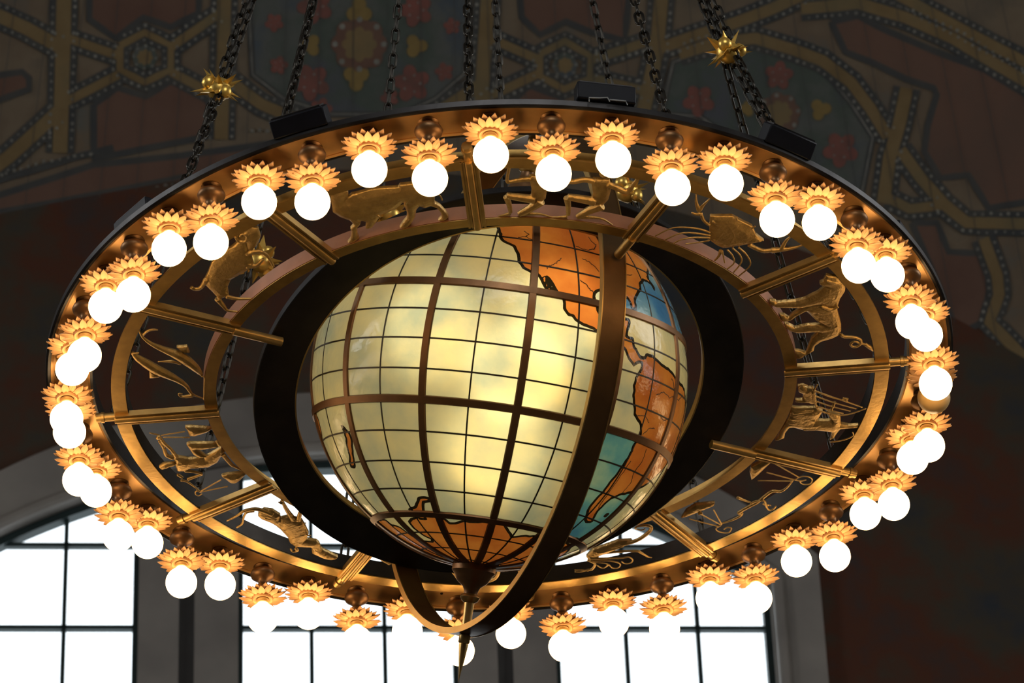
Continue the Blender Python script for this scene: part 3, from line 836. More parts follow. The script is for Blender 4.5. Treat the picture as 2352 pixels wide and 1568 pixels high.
def slab(name, outline, v0, v1, mat, kind='structure', parent=None):
    """closed (u,z) outline extruded from v0 to v1"""
    bm = bmesh.new()
    vs = [bm.verts.new((u, v0, z)) for u, z in outline]
    f = bm.faces.new(vs)
    r = bmesh.ops.extrude_face_region(bm, geom=[f])
    for v in [g for g in r['geom'] if isinstance(g, bmesh.types.BMVert)]:
        v.co.y = v1
    bmesh.ops.recalc_face_normals(bm, faces=bm.faces)
    me = bpy.data.meshes.new(name)
    bm.to_mesh(me)
    bm.free()
    me.materials.append(MATS[mat])
    o = bpy.data.objects.new(name, me)
    COL.objects.link(o)
    if parent:
        o.parent = parent
    else:
        room(o)
        tag(o, kind=kind)
    return o


def arch_band(name, hw0, zc0, r0, hw1, zc1, r1, v0, v1, mat, parent=None):
    A = arch_loop(hw0, zc0, r0, SILL, 48)
    B = arch_loop(hw1, zc1, r1, SILL, 48)
    n = len(A)
    vs = [(u, v, z) for v in (v0, v1) for u, z in A] + [(u, v, z) for v in (v0, v1) for u, z in B]
    fs = []
    for i in range(n - 1):
        a, b, c, d = i, n + i, 2 * n + i, 3 * n + i
        fs += [(a, a + 1, c + 1, c), (b, d, d + 1, b + 1), (a, b, b + 1, a + 1), (c, c + 1, d + 1, d)]
    fs += [(0, 2 * n, 3 * n, n), (n - 1, 2 * n - 1, 4 * n - 1, 3 * n - 1)]
    o = mesh_obj(name, vs, fs, mat, parent)
    weld_flat(o, 25)
    if not parent:
        room(o)
        tag(o, kind='structure')
    return o


surround = arch_band('trim_1', 2.777, 3.383, 3.961, 2.475, 2.807, 4.077, V0, VG + .03, 'stone_grey')
# rounded moulding that follows the opening
path = [(u, V0 - .01, z + .05) for u, z in arch_loop(2.53, 2.807, 4.077, SILL, 48)]
path[0] = (path[0][0], path[0][1], SILL)
path[-1] = (path[-1][0], path[-1][1], SILL)
mb = MB()
mb.tube(path, .045, 10, up=(0, 1, 0))
mb.build('moulding', 'stone_grey', surround)
sill = slab('trim_4', [(UC - 2.9, SILL - .2), (UC + 2.9, SILL - .2), (UC + 2.9, SILL), (UC - 2.9, SILL)], HALF - .2, VG + .1, 'stone_grey')


def capped(u0, u1, z0, zc, r, n=10, pad=0.0):
    top = [(u1 + (u0 - u1) * i / n, arch_z(u1 + (u0 - u1) * i / n, zc, r) + pad) for i in range(n + 1)]
    return [(u0, z0), (u1, z0)] + top


for k, (a, b) in enumerate(((-1.28, -.70), (.57, 1.14))):
    m = (a + b) / 2 - .01
    pier = slab('trim_%d' % (k + 2), capped(m - .05, m + .05, SILL, 2.807, 4.077, 3, .02), VG - .02, VG + .03, 'stone_groove_shade')  # recessed back of the groove, its shade painted in
    for x0, x1 in ((a, m - .045), (m + .045, b)):
        slab('marble_slab', capped(x0, x1, SILL, 2.807, 4.077, 8, .02), V0 + .03, VG + .03, 'stone_grey', parent=pier)

ROWS = [SILL, 1.83, 2.39, 2.95, 3.51, 4.07, 4.63, 5.19, 5.75, 6.31, 7.2]
GLZ, GLR = 2.807, 4.057
for wi, cols in enumerate(([-2.525, -2.12, -1.71, -1.285], [-.70, -.275, .15, .57], [1.14, 1.56, 1.985, 2.405])):
    w = slab('window_%d' % (wi + 1), capped(cols[0] - .03, cols[0] + .028, SILL, GLZ, GLR + .03, 4), VG - .05, VG + .03, 'window_iron')
    slab('frame_jamb', capped(cols[3] - .028, cols[3] + .03, SILL, GLZ, GLR + .03, 4), VG - .05, VG + .03, 'window_iron', parent=w)
    top = [(cols[0] + (cols[3] - cols[0]) * i / 16) for i in range(17)]
    slab('frame_head', [(u, arch_z(u, GLZ, GLR) - .03) for u in top] + [(u, arch_z(u, GLZ, GLR) + .09) for u in reversed(top)],
         VG - .05, VG + .03, 'window_iron', parent=w)
    for c in cols[1:3]:
        slab('muntin', capped(c - .013, c + .013, SILL, GLZ, GLR, 2), VG - .025, VG + .015, 'window_iron', parent=w)
    for z in ROWS[1:-1]:
        x0, x1 = cols[0], cols[3]
        # a bar stops where the arch cuts it
        if arch_z(x0, GLZ, GLR) < z:
            x0 = UC - math.sqrt(GLR ** 2 - (z - GLZ) ** 2)
        if arch_z(x1, GLZ, GLR) < z:
            x1 = UC + math.sqrt(GLR ** 2 - (z - GLZ) ** 2)
        slab('muntin', [(x0, z - .013), (x1, z - .013), (x1, z + .013), (x0, z + .013)], VG - .025, VG + .015, 'window_iron', parent=w)
    for c0, c1 in zip(cols, cols[1:]):
        for z0, z1 in zip(ROWS, ROWS[1:]):
            us = [c0 + (c1 - c0) * i / 10 for i in range(11)]
            tops = [(u, min(z1, arch_z(u, GLZ, GLR))) for u in us]
            tops = [(u, z) for u, z in tops if z > z0 + .004]
            if len(tops) < 2:
                continue
            ol = [(tops[0][0], z0), (tops[-1][0], z0)] + tops[::-1]
            slab('pane', ol, VG - .004, VG + .004, 'window_glass', parent=w)

# ================================================================== THE CHANDELIER
Z_ZOD = .078
SPOKE0 = -3.2


def pol(r, deg, z=0.0):
    a = math.radians(deg)
    return Vector((r * math.cos(a), r * math.sin(a), z))


# ---- light ring
ring = empty('light_ring', (0, 0, .125), 'large bronze outer ring whose underside carries the petal-cup bulbs', 'ring')
MB().lathe([(1.185, 0), (1.304, 0), (1.304, .006), (1.185, .006)], 256, True).build('ring_plate', 'ring_bronze', ring, 30)
MB().lathe([(1.300, -.008), (1.308, -.010), (1.314, -.006), (1.315, .010), (1.310, .014), (1.298, .014), (1.298, -.002)], 256, True).build('outer_rim', 'rim_iron', ring, 30)
MB().lathe([(1.292, -.003), (1.300, -.006), (1.300, .002), (1.292, .002)], 256, True).build('rim_bead', 'ring_bronze', ring, 30)
MB().lathe([(1.180, -.007), (1.187, -.007), (1.190, .004), (1.190, .050), (1.180, .050)], 256, True).build('inner_rim', 'rim_iron', ring, 30)
MB().lathe([(1.187, -.006), (1.194, -.003), (1.194, .002), (1.187, .002)], 256, True).build('rim_bead', 'ring_bronze', ring, 30)
MB().lathe([(1.192, .006), (1.296, .006), (1.296, .013), (1.192, .013)], 128, True).build('ring_back', 'dark_bronze', ring, 30)
for k, (r, d) in enumerate(((1.232, -139.0), (1.215, -138.2), (1.232, -20), (1.215, 100), (1.232, 61))):
    MB().lathe([(.0001, -.003), (.004, -.003), (.005, .001)], 10).build('bolt', 'dark_bronze', ring).location = pol(r, d)

# ---- pendant lights
petal_prof = []


def petal_mesh(r0, r1, wmax, z0, zmid, z1, name):
    """pointed, dished leaf pointing along +x, closed and thin"""
    n = 6
    top, bot = [], []
    for i in range(n + 1):
        t = i / n
        x = r0 + (r1 - r0) * t
        z = z0 * (1 - t) ** 2 + 2 * zmid * t * (1 - t) + z1 * t * t
        w = wmax * (.42 + .58 * math.sin(min(1, t / .62) * math.pi / 2)) if t < .62 else wmax * max(.06, (1 - ((t - .62) / .38) ** 1.7))
        for s in (-1, 0, 1):
            zz = z + (.0035 if s == 0 else -.0005) * (1 - .5 * t) - (.0 if s else .0)
            top.append((x, s * w / 2, zz + .0007))
            bot.append((x, s * w / 2, zz - .0007))
    vs = top + bot
    m = len(top)
    fs = []
    for i in range(n):
        for j in range(2):
            a = i * 3 + j
            fs.append((a, a + 3, a + 4, a + 1))
            fs.append((m + a, m + a + 1, m + a + 4, m + a + 3))
    for i in range(n):
        a = i * 3
        fs.append((a, m + a, m + a + 3, a + 3))
        a += 2
        fs.append((a, a + 3, m + a + 3, m + a))
    o = mesh_obj(name, vs, fs, 'petal_gold')
    weld_flat(o, 50)
    return o


def make_light(long_stem):
    zf = -.115 if long_stem else -.054
    zb = -.186 if long_stem else -.125
    t = empty('pendant_light', (0, 0, .125), '', 'light')
    if long_stem:
        kn = [(.001, .002), (.026, .002), (.029, -.004), (.022, -.010), (.026, -.013), (.035, -.020), (.0385, -.029), (.036, -.038),
              (.027, -.045), (.017, -.050), (.014, -.058), (.014, -.066), (.020, -.071), (.014, -.077)]
    else:
        kn = [(.001, .002), (.024, .002), (.026, -.004), (.019, -.009), (.022, -.013), (.029, -.022), (.030, -.030), (.024, -.040), (.014, -.046)]
    MB().lathe(kn, 28).build('knob', 'knob_copper', t, 60)
    MB().lathe([(.012, kn[-1][1] + .006), (.0115, zf + .006)], 16).build('stem', 'knob_copper', t)
    fl_ = MB().lathe([(.004, .010), (.024, .009), (.032, .003), (.033, -.003), (.030, -.008), (.024, -.006), (.019, -.003), (.0185, .001)], 28)
    flower = fl_.build('flower', 'petal_gold', t, 50, (0, 0, zf))
    p1 = petal_mesh(.026, .0715, .0205, -.001, -.003, .006, 'petal')
    p2 = petal_mesh(.026, .0765, .0195, .004, .003, .0105, 'petal')
    for row, src, n, off in ((0, p1, 16, 0.0), (1, p2, 16, .5)):
        for k in range(n):
            o = src if k == 0 else link_copy(src)
            o.parent = flower
            o.rotation_euler = (random.uniform(-.06, .06), random.uniform(-.07, .07), 2 * math.pi * (k + off) / n)
    MB().lathe([(.018, .006), (.0175, -.004), (.0195, -.007), (.0175, -.010), (.0175, -.014), (.019, -.017), (.0165, -.020)], 20).build(
        'socket', 'socket_brass', t, 60, (0, 0, zf))
    R = .0478
    prof = [(.0155, zf - .018 - zb)]
    for i in range(3, 19):
        a = math.pi * i / 18
        prof.append((max(R * math.sin(a), .0004), R * math.cos(a)))
    MB().lathe(prof, 24).build('bulb', 'bulb_lit', t, 80, (0, 0, zb))
    return t


short = make_light(False)
long_ = make_light(True)
bpy.context.view_layer.update()
kids_index()


def where(k):
    """k counts lights clockwise from the one at the top of the ring"""
    if k == 0:
        return 'at the top of the ring'
    if k <= 24:
        return ORD[k - 1] + ' clockwise from the top light'
    return ORD[47 - k] + ' counter-clockwise from the top light'


UNLIT = 12
protos_used = set()
for k in range(48):
    src = short if k % 2 == 0 else long_
    if k % 2 in protos_used:
        o = copy_tree(src)
    else:
        o = src
        protos_used.add(k % 2)
    ang = -90 + k * 7.5 - .08
    o.location = pol(1.25, ang, .125)
    o['category'] = 'light'
    o['group'] = 'petal-cup lights around the outer ring'
    stem = 'short' if k % 2 == 0 else 'long knobbed'
    if k == UNLIT:
        o['label'] = 'gold petal-cup light whose cream bulb is unlit, at the right of the ring'
        for c in [c for c in bpy.data.objects if c.parent == o]:
            if c.name.startswith('bulb'):
                c.data = c.data.copy()
                c.data.materials[0] = MATS['opal_off_lamplit']
                c['label'] = 'unlit cream globe bulb'
    else:
        o['label'] = 'lit petal-cup bulb on %s stem, %s' % (stem, where(k))
# ---- zodiac ring
zod = empty('zodiac_ring', (0, 0, Z_ZOD), 'flat openwork bronze ring of twelve framed panels inside the light ring', 'ring')
MB().lathe([(1.085, 0), (1.126, 0), (1.126, .007), (1.092, .007), (1.092, .058), (1.085, .058)], 256, True).build('outer_rail', 'rail_gold', zod, 30)
MB().lathe([(.824, 0), (.859, 0), (.859, .046), (.853, .046), (.853, .007), (.824, .007)], 256, True).build('inner_rail', 'rail_gold', zod, 30)
MB().lathe([(.8592, .0025), (.8610, .0025), (.8610, .046), (.8592, .046)], 256, True).build('rail_wall_tint', 'wall_lamplit', zod, 30)  # thin skin that carries the rail wall's painted warm light
MB().lathe([(1.0830, .004), (1.0848, .004), (1.0848, .058), (1.0830, .058)], 256, True).build('rail_wall_tint', 'dark_bronze', zod, 30)
mb = MB()
mb.box(.826, 1.124, -.024, .024, -.003, .006)
for s in (-1, 1):
    mb.box(.826, 1.124, s * .0215 - .003, s * .0215 + .003, -.006, .012)
    mb.box(.826, 1.124, s * .0130 - .0015, s * .0130 + .0015, -.006, 0)
ridge = [(-.011, -.003), (-.009, -.009), (-.004, -.0125), (.004, -.0125), (.009, -.009), (.011, -.003)]
vs = [(x, y, z) for x in (.822, 1.128) for y, z in ridge]
mb.add(vs, [(i, i + 1, i + 7, i + 6) for i in range(5)] + [(0, 1, 2, 3, 4, 5), (11, 10, 9, 8, 7, 6)])
spoke = mb.build('spoke', 'spoke_gold', zod, 40)
rod = MB().lathe([(.0001, 1.118), (.0130, 1.118), (.0130, 1.158), (.0165, 1.159), (.0165, 1.168), (.0140, 1.169), (.0140, 1.182), (.0001, 1.182)], 16,
                 M=Matrix.Rotation(math.pi / 2, 4, 'Y')).build('stub_rod', 'spoke_gold', zod, 40)
rod.location = (0, 0, .010)
for k in range(12):
    a = math.radians(SPOKE0 + 30 * k)
    s = spoke if k == 0 else link_copy(spoke, zod)
    s.rotation_euler.z = a
    s = rod if k == 0 else link_copy(rod, zod)
    s.rotation_euler.z = a
pr = MB().lathe([(.0001, .690), (.0135, .690), (.0135, .838), (.0001, .838)], 18, M=Matrix.Rotation(math.pi / 2, 4, 'Y')).build('pivot_rod', 'spoke_gold', zod, 40)
pr2 = MB().lathe([(.0001, .752), (.0135, .752), (.0135, .838), (.0001, .838)], 18, M=Matrix.Rotation(math.pi / 2, 4, 'Y')).build('pivot_rod', 'spoke_gold', zod, 40)
pr.location = pr2.location = (0, 0, -.006)
pr.rotation_euler.z = math.radians(SPOKE0 + 30)
c = link_copy(pr, zod)
c.rotation_euler.z = math.radians(SPOKE0 + 210)
pr2.rotation_euler.z = math.radians(SPOKE0 - 60)
c = link_copy(pr2, zod)
c.rotation_euler.z = math.radians(SPOKE0 + 120)

# ---- zodiac figures: openwork bronze reliefs
FIG_LABEL = {
    'bull': ('bull_figure', 'bronze openwork bull walking, head lowered, in the upper-left panel of the inner ring', 'bull'),
    'twins': ('twins_figure', 'bronze openwork pair of kneeling twins in the top panel of the inner ring', 'figures'),
    'crab': ('crab_figure', 'bronze openwork crab with spread claws in the upper-right panel', 'crab'),
    'lion': ('lion_figure', 'bronze openwork lion with curled tail in the right-hand panel', 'lion'),
    'maiden': ('maiden_figure', 'bronze openwork kneeling winged woman in draped robe below the lion panel', 'figure'),
    'scales': ('balance_scales_figure', 'bronze openwork balance scales with two fluted pans in the lower-right panel', 'scales'),
    'scorpion': ('scorpion_figure', 'bronze openwork scorpion with curled tail, just right of the globe bottom', 'scorpion'),
    'archer': ('archer_figure', 'bronze openwork centaur archer in the far panel hidden behind the globe bottom', 'figure'),
    'goat': ('goat_figure', 'bronze openwork horned sea goat against the bright window at lower left', 'goat'),
    'water_bearer': ('water_bearer_figure', 'bronze openwork man pouring two jars in the left panel below the fishes', 'figure'),
    'fishes': ('fishes_figure', 'bronze openwork pair of slender fishes in the left-hand panel', 'fish'),
    'ram': ('ram_figure', 'bronze openwork ram with curled horn in the panel above the fishes', 'ram'),
}


def figure(key):
    polys, strokes = FIGURES[key]
    bm = bmesh.new()
    zt = .0
    for p in polys:
        vs = [bm.verts.new((x, y, -.0045)) for x, y in p]
        es = [bm.edges.new((vs[i], vs[(i + 1) % len(vs)])) for i in range(len(vs))]
        r = bmesh.ops.triangle_fill(bm, use_beauty=True, edges=es)
        fs = [g for g in r['geom'] if isinstance(g, bmesh.types.BMFace)]
        bmesh.ops.subdivide_edges(bm, edges=list({e for f in fs for e in f.edges}), cuts=4, use_grid_fill=True)
        fs = [f for f in bm.faces if all(abs(v.co.z + .0045) < 1e-6 for v in f.verts)]
        front = list({v for f in fs for v in f.verts})
        r = bmesh.ops.extrude_face_region(bm, geom=fs)
        for v in [g for g in r['geom'] if isinstance(g, bmesh.types.BMVert)]:
            v.co.z = .006
        # the front swells away from its outline
        A = np.array(p)
        B_ = np.roll(A, -1, axis=0)
        D_ = B_ - A
        for v in front:
            q = np.array((v.co.x, v.co.y))
            t = np.clip(((q - A) * D_).sum(1) / np.maximum((D_ * D_).sum(1), 1e-12), 0, 1)
            d = np.sqrt((((A + D_ * t[:, None]) - q) ** 2).sum(1)).min()
            v.co.z = -.0046 - .009 * math.sqrt(min(1.0, d / .022))
    bmesh.ops.recalc_face_normals(bm, faces=bm.faces)
    me = bpy.data.meshes.new('tmp')
    bm.to_mesh(me)
    bm.free()
    mb = MB()
    mb.v = [tuple(v.co) for v in me.vertices]
    mb.f = [tuple(p.vertices) for p in me.polygons]
    bpy.data.meshes.remove(me)
    for pts, rad in strokes:
        P, R_ = [], []
        zc = -.0118 if max(rad) < .0046 and polys else -.007      # incised lines stand on the swollen bodies
        for i in range(len(pts) - 1):        # smooth the stroke a little
            for t in (0, .25, .5, .75):
                p0, p1, p2, p3 = (np.array(pts[max(i - 1, 0)]), np.array(pts[i]), np.array(pts[i + 1]), np.array(pts[min(i + 2, len(pts) - 1)]))
                q = .5 * ((2 * p1) + (-p0 + p2) * t + (2 * p0 - 5 * p1 + 4 * p2 - p3) * t * t + (-p0 + 3 * p1 - 3 * p2 + p3) * t ** 3)
                P.append((q[0], q[1], zc))
                R_.append(max(rad[i] + (rad[i + 1] - rad[i]) * t, .0026))
        P.append((pts[-1][0], pts[-1][1], zc))
        R_.append(max(rad[-1], .0026))
        n0 = len(mb.v)
        mb.tube(P, R_, 8, up=(0, 0, 1), flat=1.0)
        for i in range(n0, len(mb.v)):       # keep reliefs shallow
            x, y, z = mb.v[i]
            d = z - zc
            mb.v[i] = (x, y, zc + max(-.0125, min(.010, d * .9)))
    name, label, cat = FIG_LABEL[key]
    o = mesh_obj(name, mb.v, mb.f, 'figure_gold', loc=(0, 0, .090))
    rm = o.modifiers.new('weld', 'REMESH')
    rm.mode = 'VOXEL'
    rm.voxel_size = .0018
    rm.use_smooth_shade = True
    sm = o.modifiers.new('soften', 'SMOOTH')
    sm.factor = .5
    sm.iterations = 2
    return tag(o, label, cat, 'zodiac figures in the openwork ring')


for key in FIGURES:
    figure(key)

# ---- tilted gimbal rings round the globe
GC = Vector((-.0027, 0, .1166))
GR = .5472
GA = Vector((0.77249071, 0.62392509, 0.11821836))
GB = Vector((-0.61161353, 0.68092021, 0.40283564))
GN = Vector((0.17084199, -0.38349074, 0.90760557))


def frame(xa, ya, za, loc):
    m = Matrix((xa, ya, za)).transposed().to_4x4()
    m.translation = loc
    return m


n = Vector((-.134, .284, 1)).normalized()
xa = n.orthogonal().normalized()
ecl = empty('horizon_ring', (0, 0, 0), 'wide flat black ring tilted round the glass globe', 'ring')
ecl.matrix_world = frame(xa, n.cross(xa), n, Vector((0, 0, .0898)))
MB().lathe([(.601, 0), (.7165, 0), (.7165, .022), (.601, .022)], 200, True).build('band', 'dark_bronze', ecl, 30)
MB().lathe([(.5965, -.001), (.601, -.001), (.601, .024), (.5965, .024)], 200, True).build('inner_edge', 'hoop_edge_brass', ecl, 30)
MB().lathe([(.7165, -.001), (.7195, .0), (.7195, .022), (.7165, .023)], 200, True).build('outer_edge', 'rim_iron', ecl, 30)

m_ax = Vector((1, .494, .021)).normalized()
hoop = empty('meridian_hoop', (0, 0, 0), 'bronze hoop standing upright round the globe, spike through its bottom', 'ring')
zx = GN - m_ax * GN.dot(m_ax)
zx.normalize()
hoop.matrix_world = frame(zx, m_ax.cross(zx), m_ax, GC)
MB().lathe([(.731, -.033), (.746, -.033), (.746, .034), (.731, .034)], 200, True).build('band', 'hoop_bronze', hoop, 30)
MB().lathe([(.729, -.0365), (.748, -.0365), (.748, -.033), (.729, -.033)], 200, True).build('edge_strip', 'hoop_edge_brass', hoop, 30)
MB().lathe([(.729, .034), (.748, .034), (.748, .0365), (.729, .0365)], 200, True).build('edge_strip', 'hoop_edge_brass', hoop, 30)

# ---- globe
globe = empty('glass_globe', (0, 0, 0), 'lit stained-glass terrestrial globe with orange continents in a bronze lattice', 'globe')
globe.matrix_world = frame(GA, GB, GN, GC)


def sp(lat, lon, r=GR):
    la, lo = math.radians(lat), math.radians(lon)
    return (r * math.cos(la) * math.cos(lo), r * math.cos(la) * math.sin(lo), r * math.sin(la))


B1, B2 = 18.12, 56.14
K = .87
POLYS = [
    [(40.3, -134.6), (36.9, -133.4), (34.9, -131.2), (33.6, -127.7), (30.8, -126.1), (27.6, -125.4), (25.6, -123.7), (24.5, -120.9), (23.8, -118.5),
     (21.5, -117.1), (19.3, -115.7), (18.0, -114.4), (18.8, -113.6), (22.3, -115.6), (24.0, -116.3), (22.3, -114.4), (20.4, -113.2), (18.4, -111.6),
     (17.1, -110.1), (14.1, -109.8), (12.5, -108.4), (12.5, -106.9), (10.8, -104.6), (9.4, -99.1), (8.4, -95), (6.7, -89.1), (4.9, -87.2), (2.3, -84.2),
     (3.8, -82.0), (3.8, -80.7), (1.4, -80.9), (-1.1, -82.6), (-3.8, -83.0), (-8.9, -81.3), (-11.7, -79.9), (-13.3, -76.6), (-16.4, -74.1), (-17.6, -74.0),
     (-20.0, -75.2), (-24.4, -75.0), (-28.1, -76.0), (-31.9, -76.7), (-37.1, -77.0), (-40.8, -77.9), (-44.3, -77.2), (-47.5, -73.8), (-48.2, -71.5),
     (-47.5, -68.4), (-45.6, -70.3), (-43.1, -71.8), (-40.4, -71.5), (-37.6, -70.3), (-36.1, -67.8), (-35.2, -66.2), (-33.8, -61.9), (-30.6, -56.2),
     (-26.9, -51.7), (-22, -46), (-17, -40), (-9, -36), (-4, -37), (-1.5, -45), (2.5, -51), (3.7, -61.3), (4.7, -64.2), (5.1, -68.1), (6.2, -73.5), (7.0, -75.9),
     (6.5, -79.2), (5.4, -79.6), (5.5, -82.1), (7.6, -84.7), (10.2, -85.2), (10.2, -87.9), (12.1, -87.5), (14.8, -86.4), (15.8, -86.5), (15.7, -88.6),
     (13.2, -91), (13.2, -95), (16.2, -98.8), (18.8, -98.9), (19.8, -99.9), (21.4, -99.6), (23.1, -97.5), (23.6, -92), (22.7, -88.4), (23.3, -86.0),
     (21.7, -84.9), (19.6, -84.6), (20.0, -83.0), (23.4, -82.7), (25.9, -80.5), (28.2, -77.8), (30.3, -77.3), (32.9, -73.6), (32.6, -68.3), (30.7, -67.6),
     (32.0, -66.5), (34.5, -69), (35.0, -68.8), (37.5, -65.6), (40.9, -60.5), (46, -56), (50, -60), (53, -68), (50, -76), (47, -80), (50, -90), (57, -92), (60, -110), (61, -130),
     (62, -155), (58, -163), (54, -160), (52, -148), (50, -141), (45, -137.5)],
    [(-25.6, -186.4), (-27.5, -185.5), (-29.7, -185.4), (-34.0, -187.3), (-38.2, -190.4), (-38.5, -187.6), (-35.6, -185.4), (-29.9, -182.4), (-28.0, -182.8)],
    [(-9, -218), (-13, -213), (-18, -209), (-21.9, -205.8), (-25.8, -207.1), (-29.5, -212.5), (-31.5, -218), (-27, -230), (-29, -242), (-20, -246), (-14, -238), (-10, -228), (-13, -221)],
    [(-54.8, -166.7), (-53.1, -160.8), (-50.1, -157.6), (-49.9, -152.1), (-51.0, -151.9), (-51.6, -155.9), (-55.5, -158.0), (-58.5, -159), (-58.5, -163)],
    [(-56, -230), (-57.5, -199.1), (-58.4, -194.6), (-60.6, -193.8), (-62.1, -187.1), (-65.1, -185.6), (-69.0, -182.2), (-69.8, -169.5), (-68.5, -165.5),
     (-66.1, -171.5), (-62.6, -173.9), (-59.9, -173.4), (-58.4, -167.5), (-57.4, -163.9), (-56.6, -156), (-57.4, -148.5), (-59.8, -144.6), (-59.5, -140.3), (-58.0, -135.4),
     (-57.8, -127.7), (-57.2, -122.7), (-57.0, -113.0), (-59.8, -109.2), (-62.2, -104.9), (-60.7, -99.4), (-59.5, -92.7), (-59, -80), (-58.5, -70), (-58.0, -60.5),
     (-60.0, -53.3), (-63.0, -45.5), (-65, -30), (-64, -10), (-60, 20), (-58, 60), (-58, 90), (-57, 110), (-56, 130), (-89.9, 130), (-89.9, -230)],
    [(-43.0, -64.6), (-43.0, -63.2), (-43.9, -63.2), (-43.9, -64.6)],
    [(-57.2, -66.5), (-55.2, -65.5), (-55.0, -63.0), (-56.4, -62.6)],
]
AF = [(35, -6), (37, 10), (31, 20), (31, 33), (12, 43), (11, 51), (-5, 39), (-15, 40), (-26, 33), (-34, 26), (-34, 18), (-18, 12), (-5, 12), (4, 9), (5, -4), (8, -13), (15, -17), (28, -12)]
EU = [(36, -9), (43, -9), (48, -4), (54, 9), (58, 6), (62, 5), (70, 20), (68, 40), (70, 70), (76, 100), (72, 140), (69, 178), (62, 175), (60, 163), (52, 157), (59, 150),
      (54, 137), (43, 132), (38, 128), (35, 126), (39, 119), (30, 122), (22, 114), (20, 106), (10, 107), (8, 100), (1, 104), (8, 98), (16, 96), (22, 91), (15, 80), (8, 77),
      (20, 72), (25, 65), (26, 56), (13, 45), (28, 34), (31, 34), (36, 36), (37, 27), (41, 26), (38, 22), (45, 13), (38, 16), (44, 8), (42, 3), (37, -2)]
GRN = [(60, -44), (70, -22), (82, -30), (80, -65), (70, -54)]
for q in (AF, EU, GRN):
    POLYS.append([(a * K, b) for a, b in q])

_seg = []
_rng = np.random.RandomState(3)
RAGGED = []
for P in POLYS:
    out = []
    m = len(P)
    for i in range(m):
        (a0, o0), (a1, o1) = P[i], P[(i + 1) % m]
        if a0 < -89 or a1 < -89:
            out.append((a0, o0))
            continue
        k = max(1, int(math.hypot(a1 - a0, (o1 - o0) * math.cos(math.radians((a0 + a1) / 2))) / 1.1))
        for j in range(k):
            t = j / k
            jit = .36 if j else .0
            out.append((a0 + (a1 - a0) * t + _rng.uniform(-jit, jit), o0 + (o1 - o0) * t + _rng.uniform(-jit, jit)))
    RAGGED.append(out)


def coast(lat, lon):
    """signed distance in degrees, positive on land"""
    lat, lon = np.asarray(lat), np.asarray(lon)
    pos = np.stack([np.cos(np.radians(lat)) * np.cos(np.radians(lon)), np.cos(np.radians(lat)) * np.sin(np.radians(lon)), np.sin(np.radians(lat))], -1)
    inside = np.zeros(len(lat), bool)
    dist = np.full(len(lat), 1e9)
    for P in RAGGED:
        A = np.array(P)
        mid = (A[:, 1].min() + A[:, 1].max()) / 2
        lo = (lon - mid + 180) % 360 - 180 + mid
        hit = np.zeros(len(lat), bool)
        m = len(A)
        for i in range(m):
            (y0, x0), (y1, x1) = A[i], A[(i + 1) % m]
            if y0 != y1:
                c = ((y0 > lat) != (y1 > lat)) & (lo < (x1 - x0) * (lat - y0) / (y1 - y0) + x0)
                hit ^= c
            if min(y0, y1) < -89 or abs(x1 - x0) > 90:
                continue
            p0, p1 = np.array(sp(y0, x0, 1)), np.array(sp(y1, x1, 1))
            d = p1 - p0
            t = np.clip(((pos - p0) @ d) / max(d @ d, 1e-12), 0, 1)
            dist = np.minimum(dist, np.linalg.norm(pos - p0 - t[:, None] * d, axis=1))
        inside |= hit
    dist = np.degrees(dist)
    return np.where(inside, dist, -dist)


zones = [(-88, -B2), (-B2, -B1), (-B1, B1), (B1, B2), (B2, 88)]
for zi, (la0, la1) in enumerate(zones):
    for k in range(12):
        lo0 = -180 + 30 * k
        ny = max(8, int((la1 - la0) / .8))
        nx = 36
        lat = np.repeat(np.linspace(la0, la1, ny + 1), nx + 1)
        lon = np.tile(np.linspace(lo0, lo0 + 30, nx + 1), ny + 1)
        vs = [sp(a, o) for a, o in zip(lat, lon)]
        fs = [(j * (nx + 1) + i, j * (nx + 1) + i + 1, (j + 1) * (nx + 1) + i + 1, (j + 1) * (nx + 1) + i) for j in range(ny) for i in range(nx)]
        mat = 'glass_pale'
        if (zi, lo0) in ((3, -90), (3, -60)):
            mat = 'glass_blue'
        if (zi, lo0) == (1, -90):
            mat = 'glass_teal'
        o = mesh_obj('pane', vs, fs, mat, globe)
        at = o.data.attributes.new('coast', 'FLOAT', 'POINT')
        at.data.foreach_set('value', coast(lat, lon).astype(np.float32))


def sphere_strip(pts, half, r, up, name, mat, closed_=False):
    """band lying on the globe: pts are (lat, lon), half-width in metres"""
    P = [Vector(sp(a, o, 1.0)) for a, o in pts]
    m = len(P)
    vs, fs = [], []
    for i, p in enumerate(P):
        t = (P[(i + 1) % m] - P[i - 1]) if closed_ else (P[min(i + 1, m - 1)] - P[max(i - 1, 0)])
        s = p.cross(t).normalized()
        for w, h in ((-half, -.002), (-half * .8, up), (half * .8, up), (half, -.002)):
            vs.append(p * (r + h) + s * w)
    for i in range(m if closed_ else m - 1):
        j = (i + 1) % m
        for k in range(3):
            fs.append((i * 4 + k, j * 4 + k, j * 4 + k + 1, i * 4 + k + 1))
    return weld_flat(mesh_obj(name, vs, fs, mat, globe), 40)


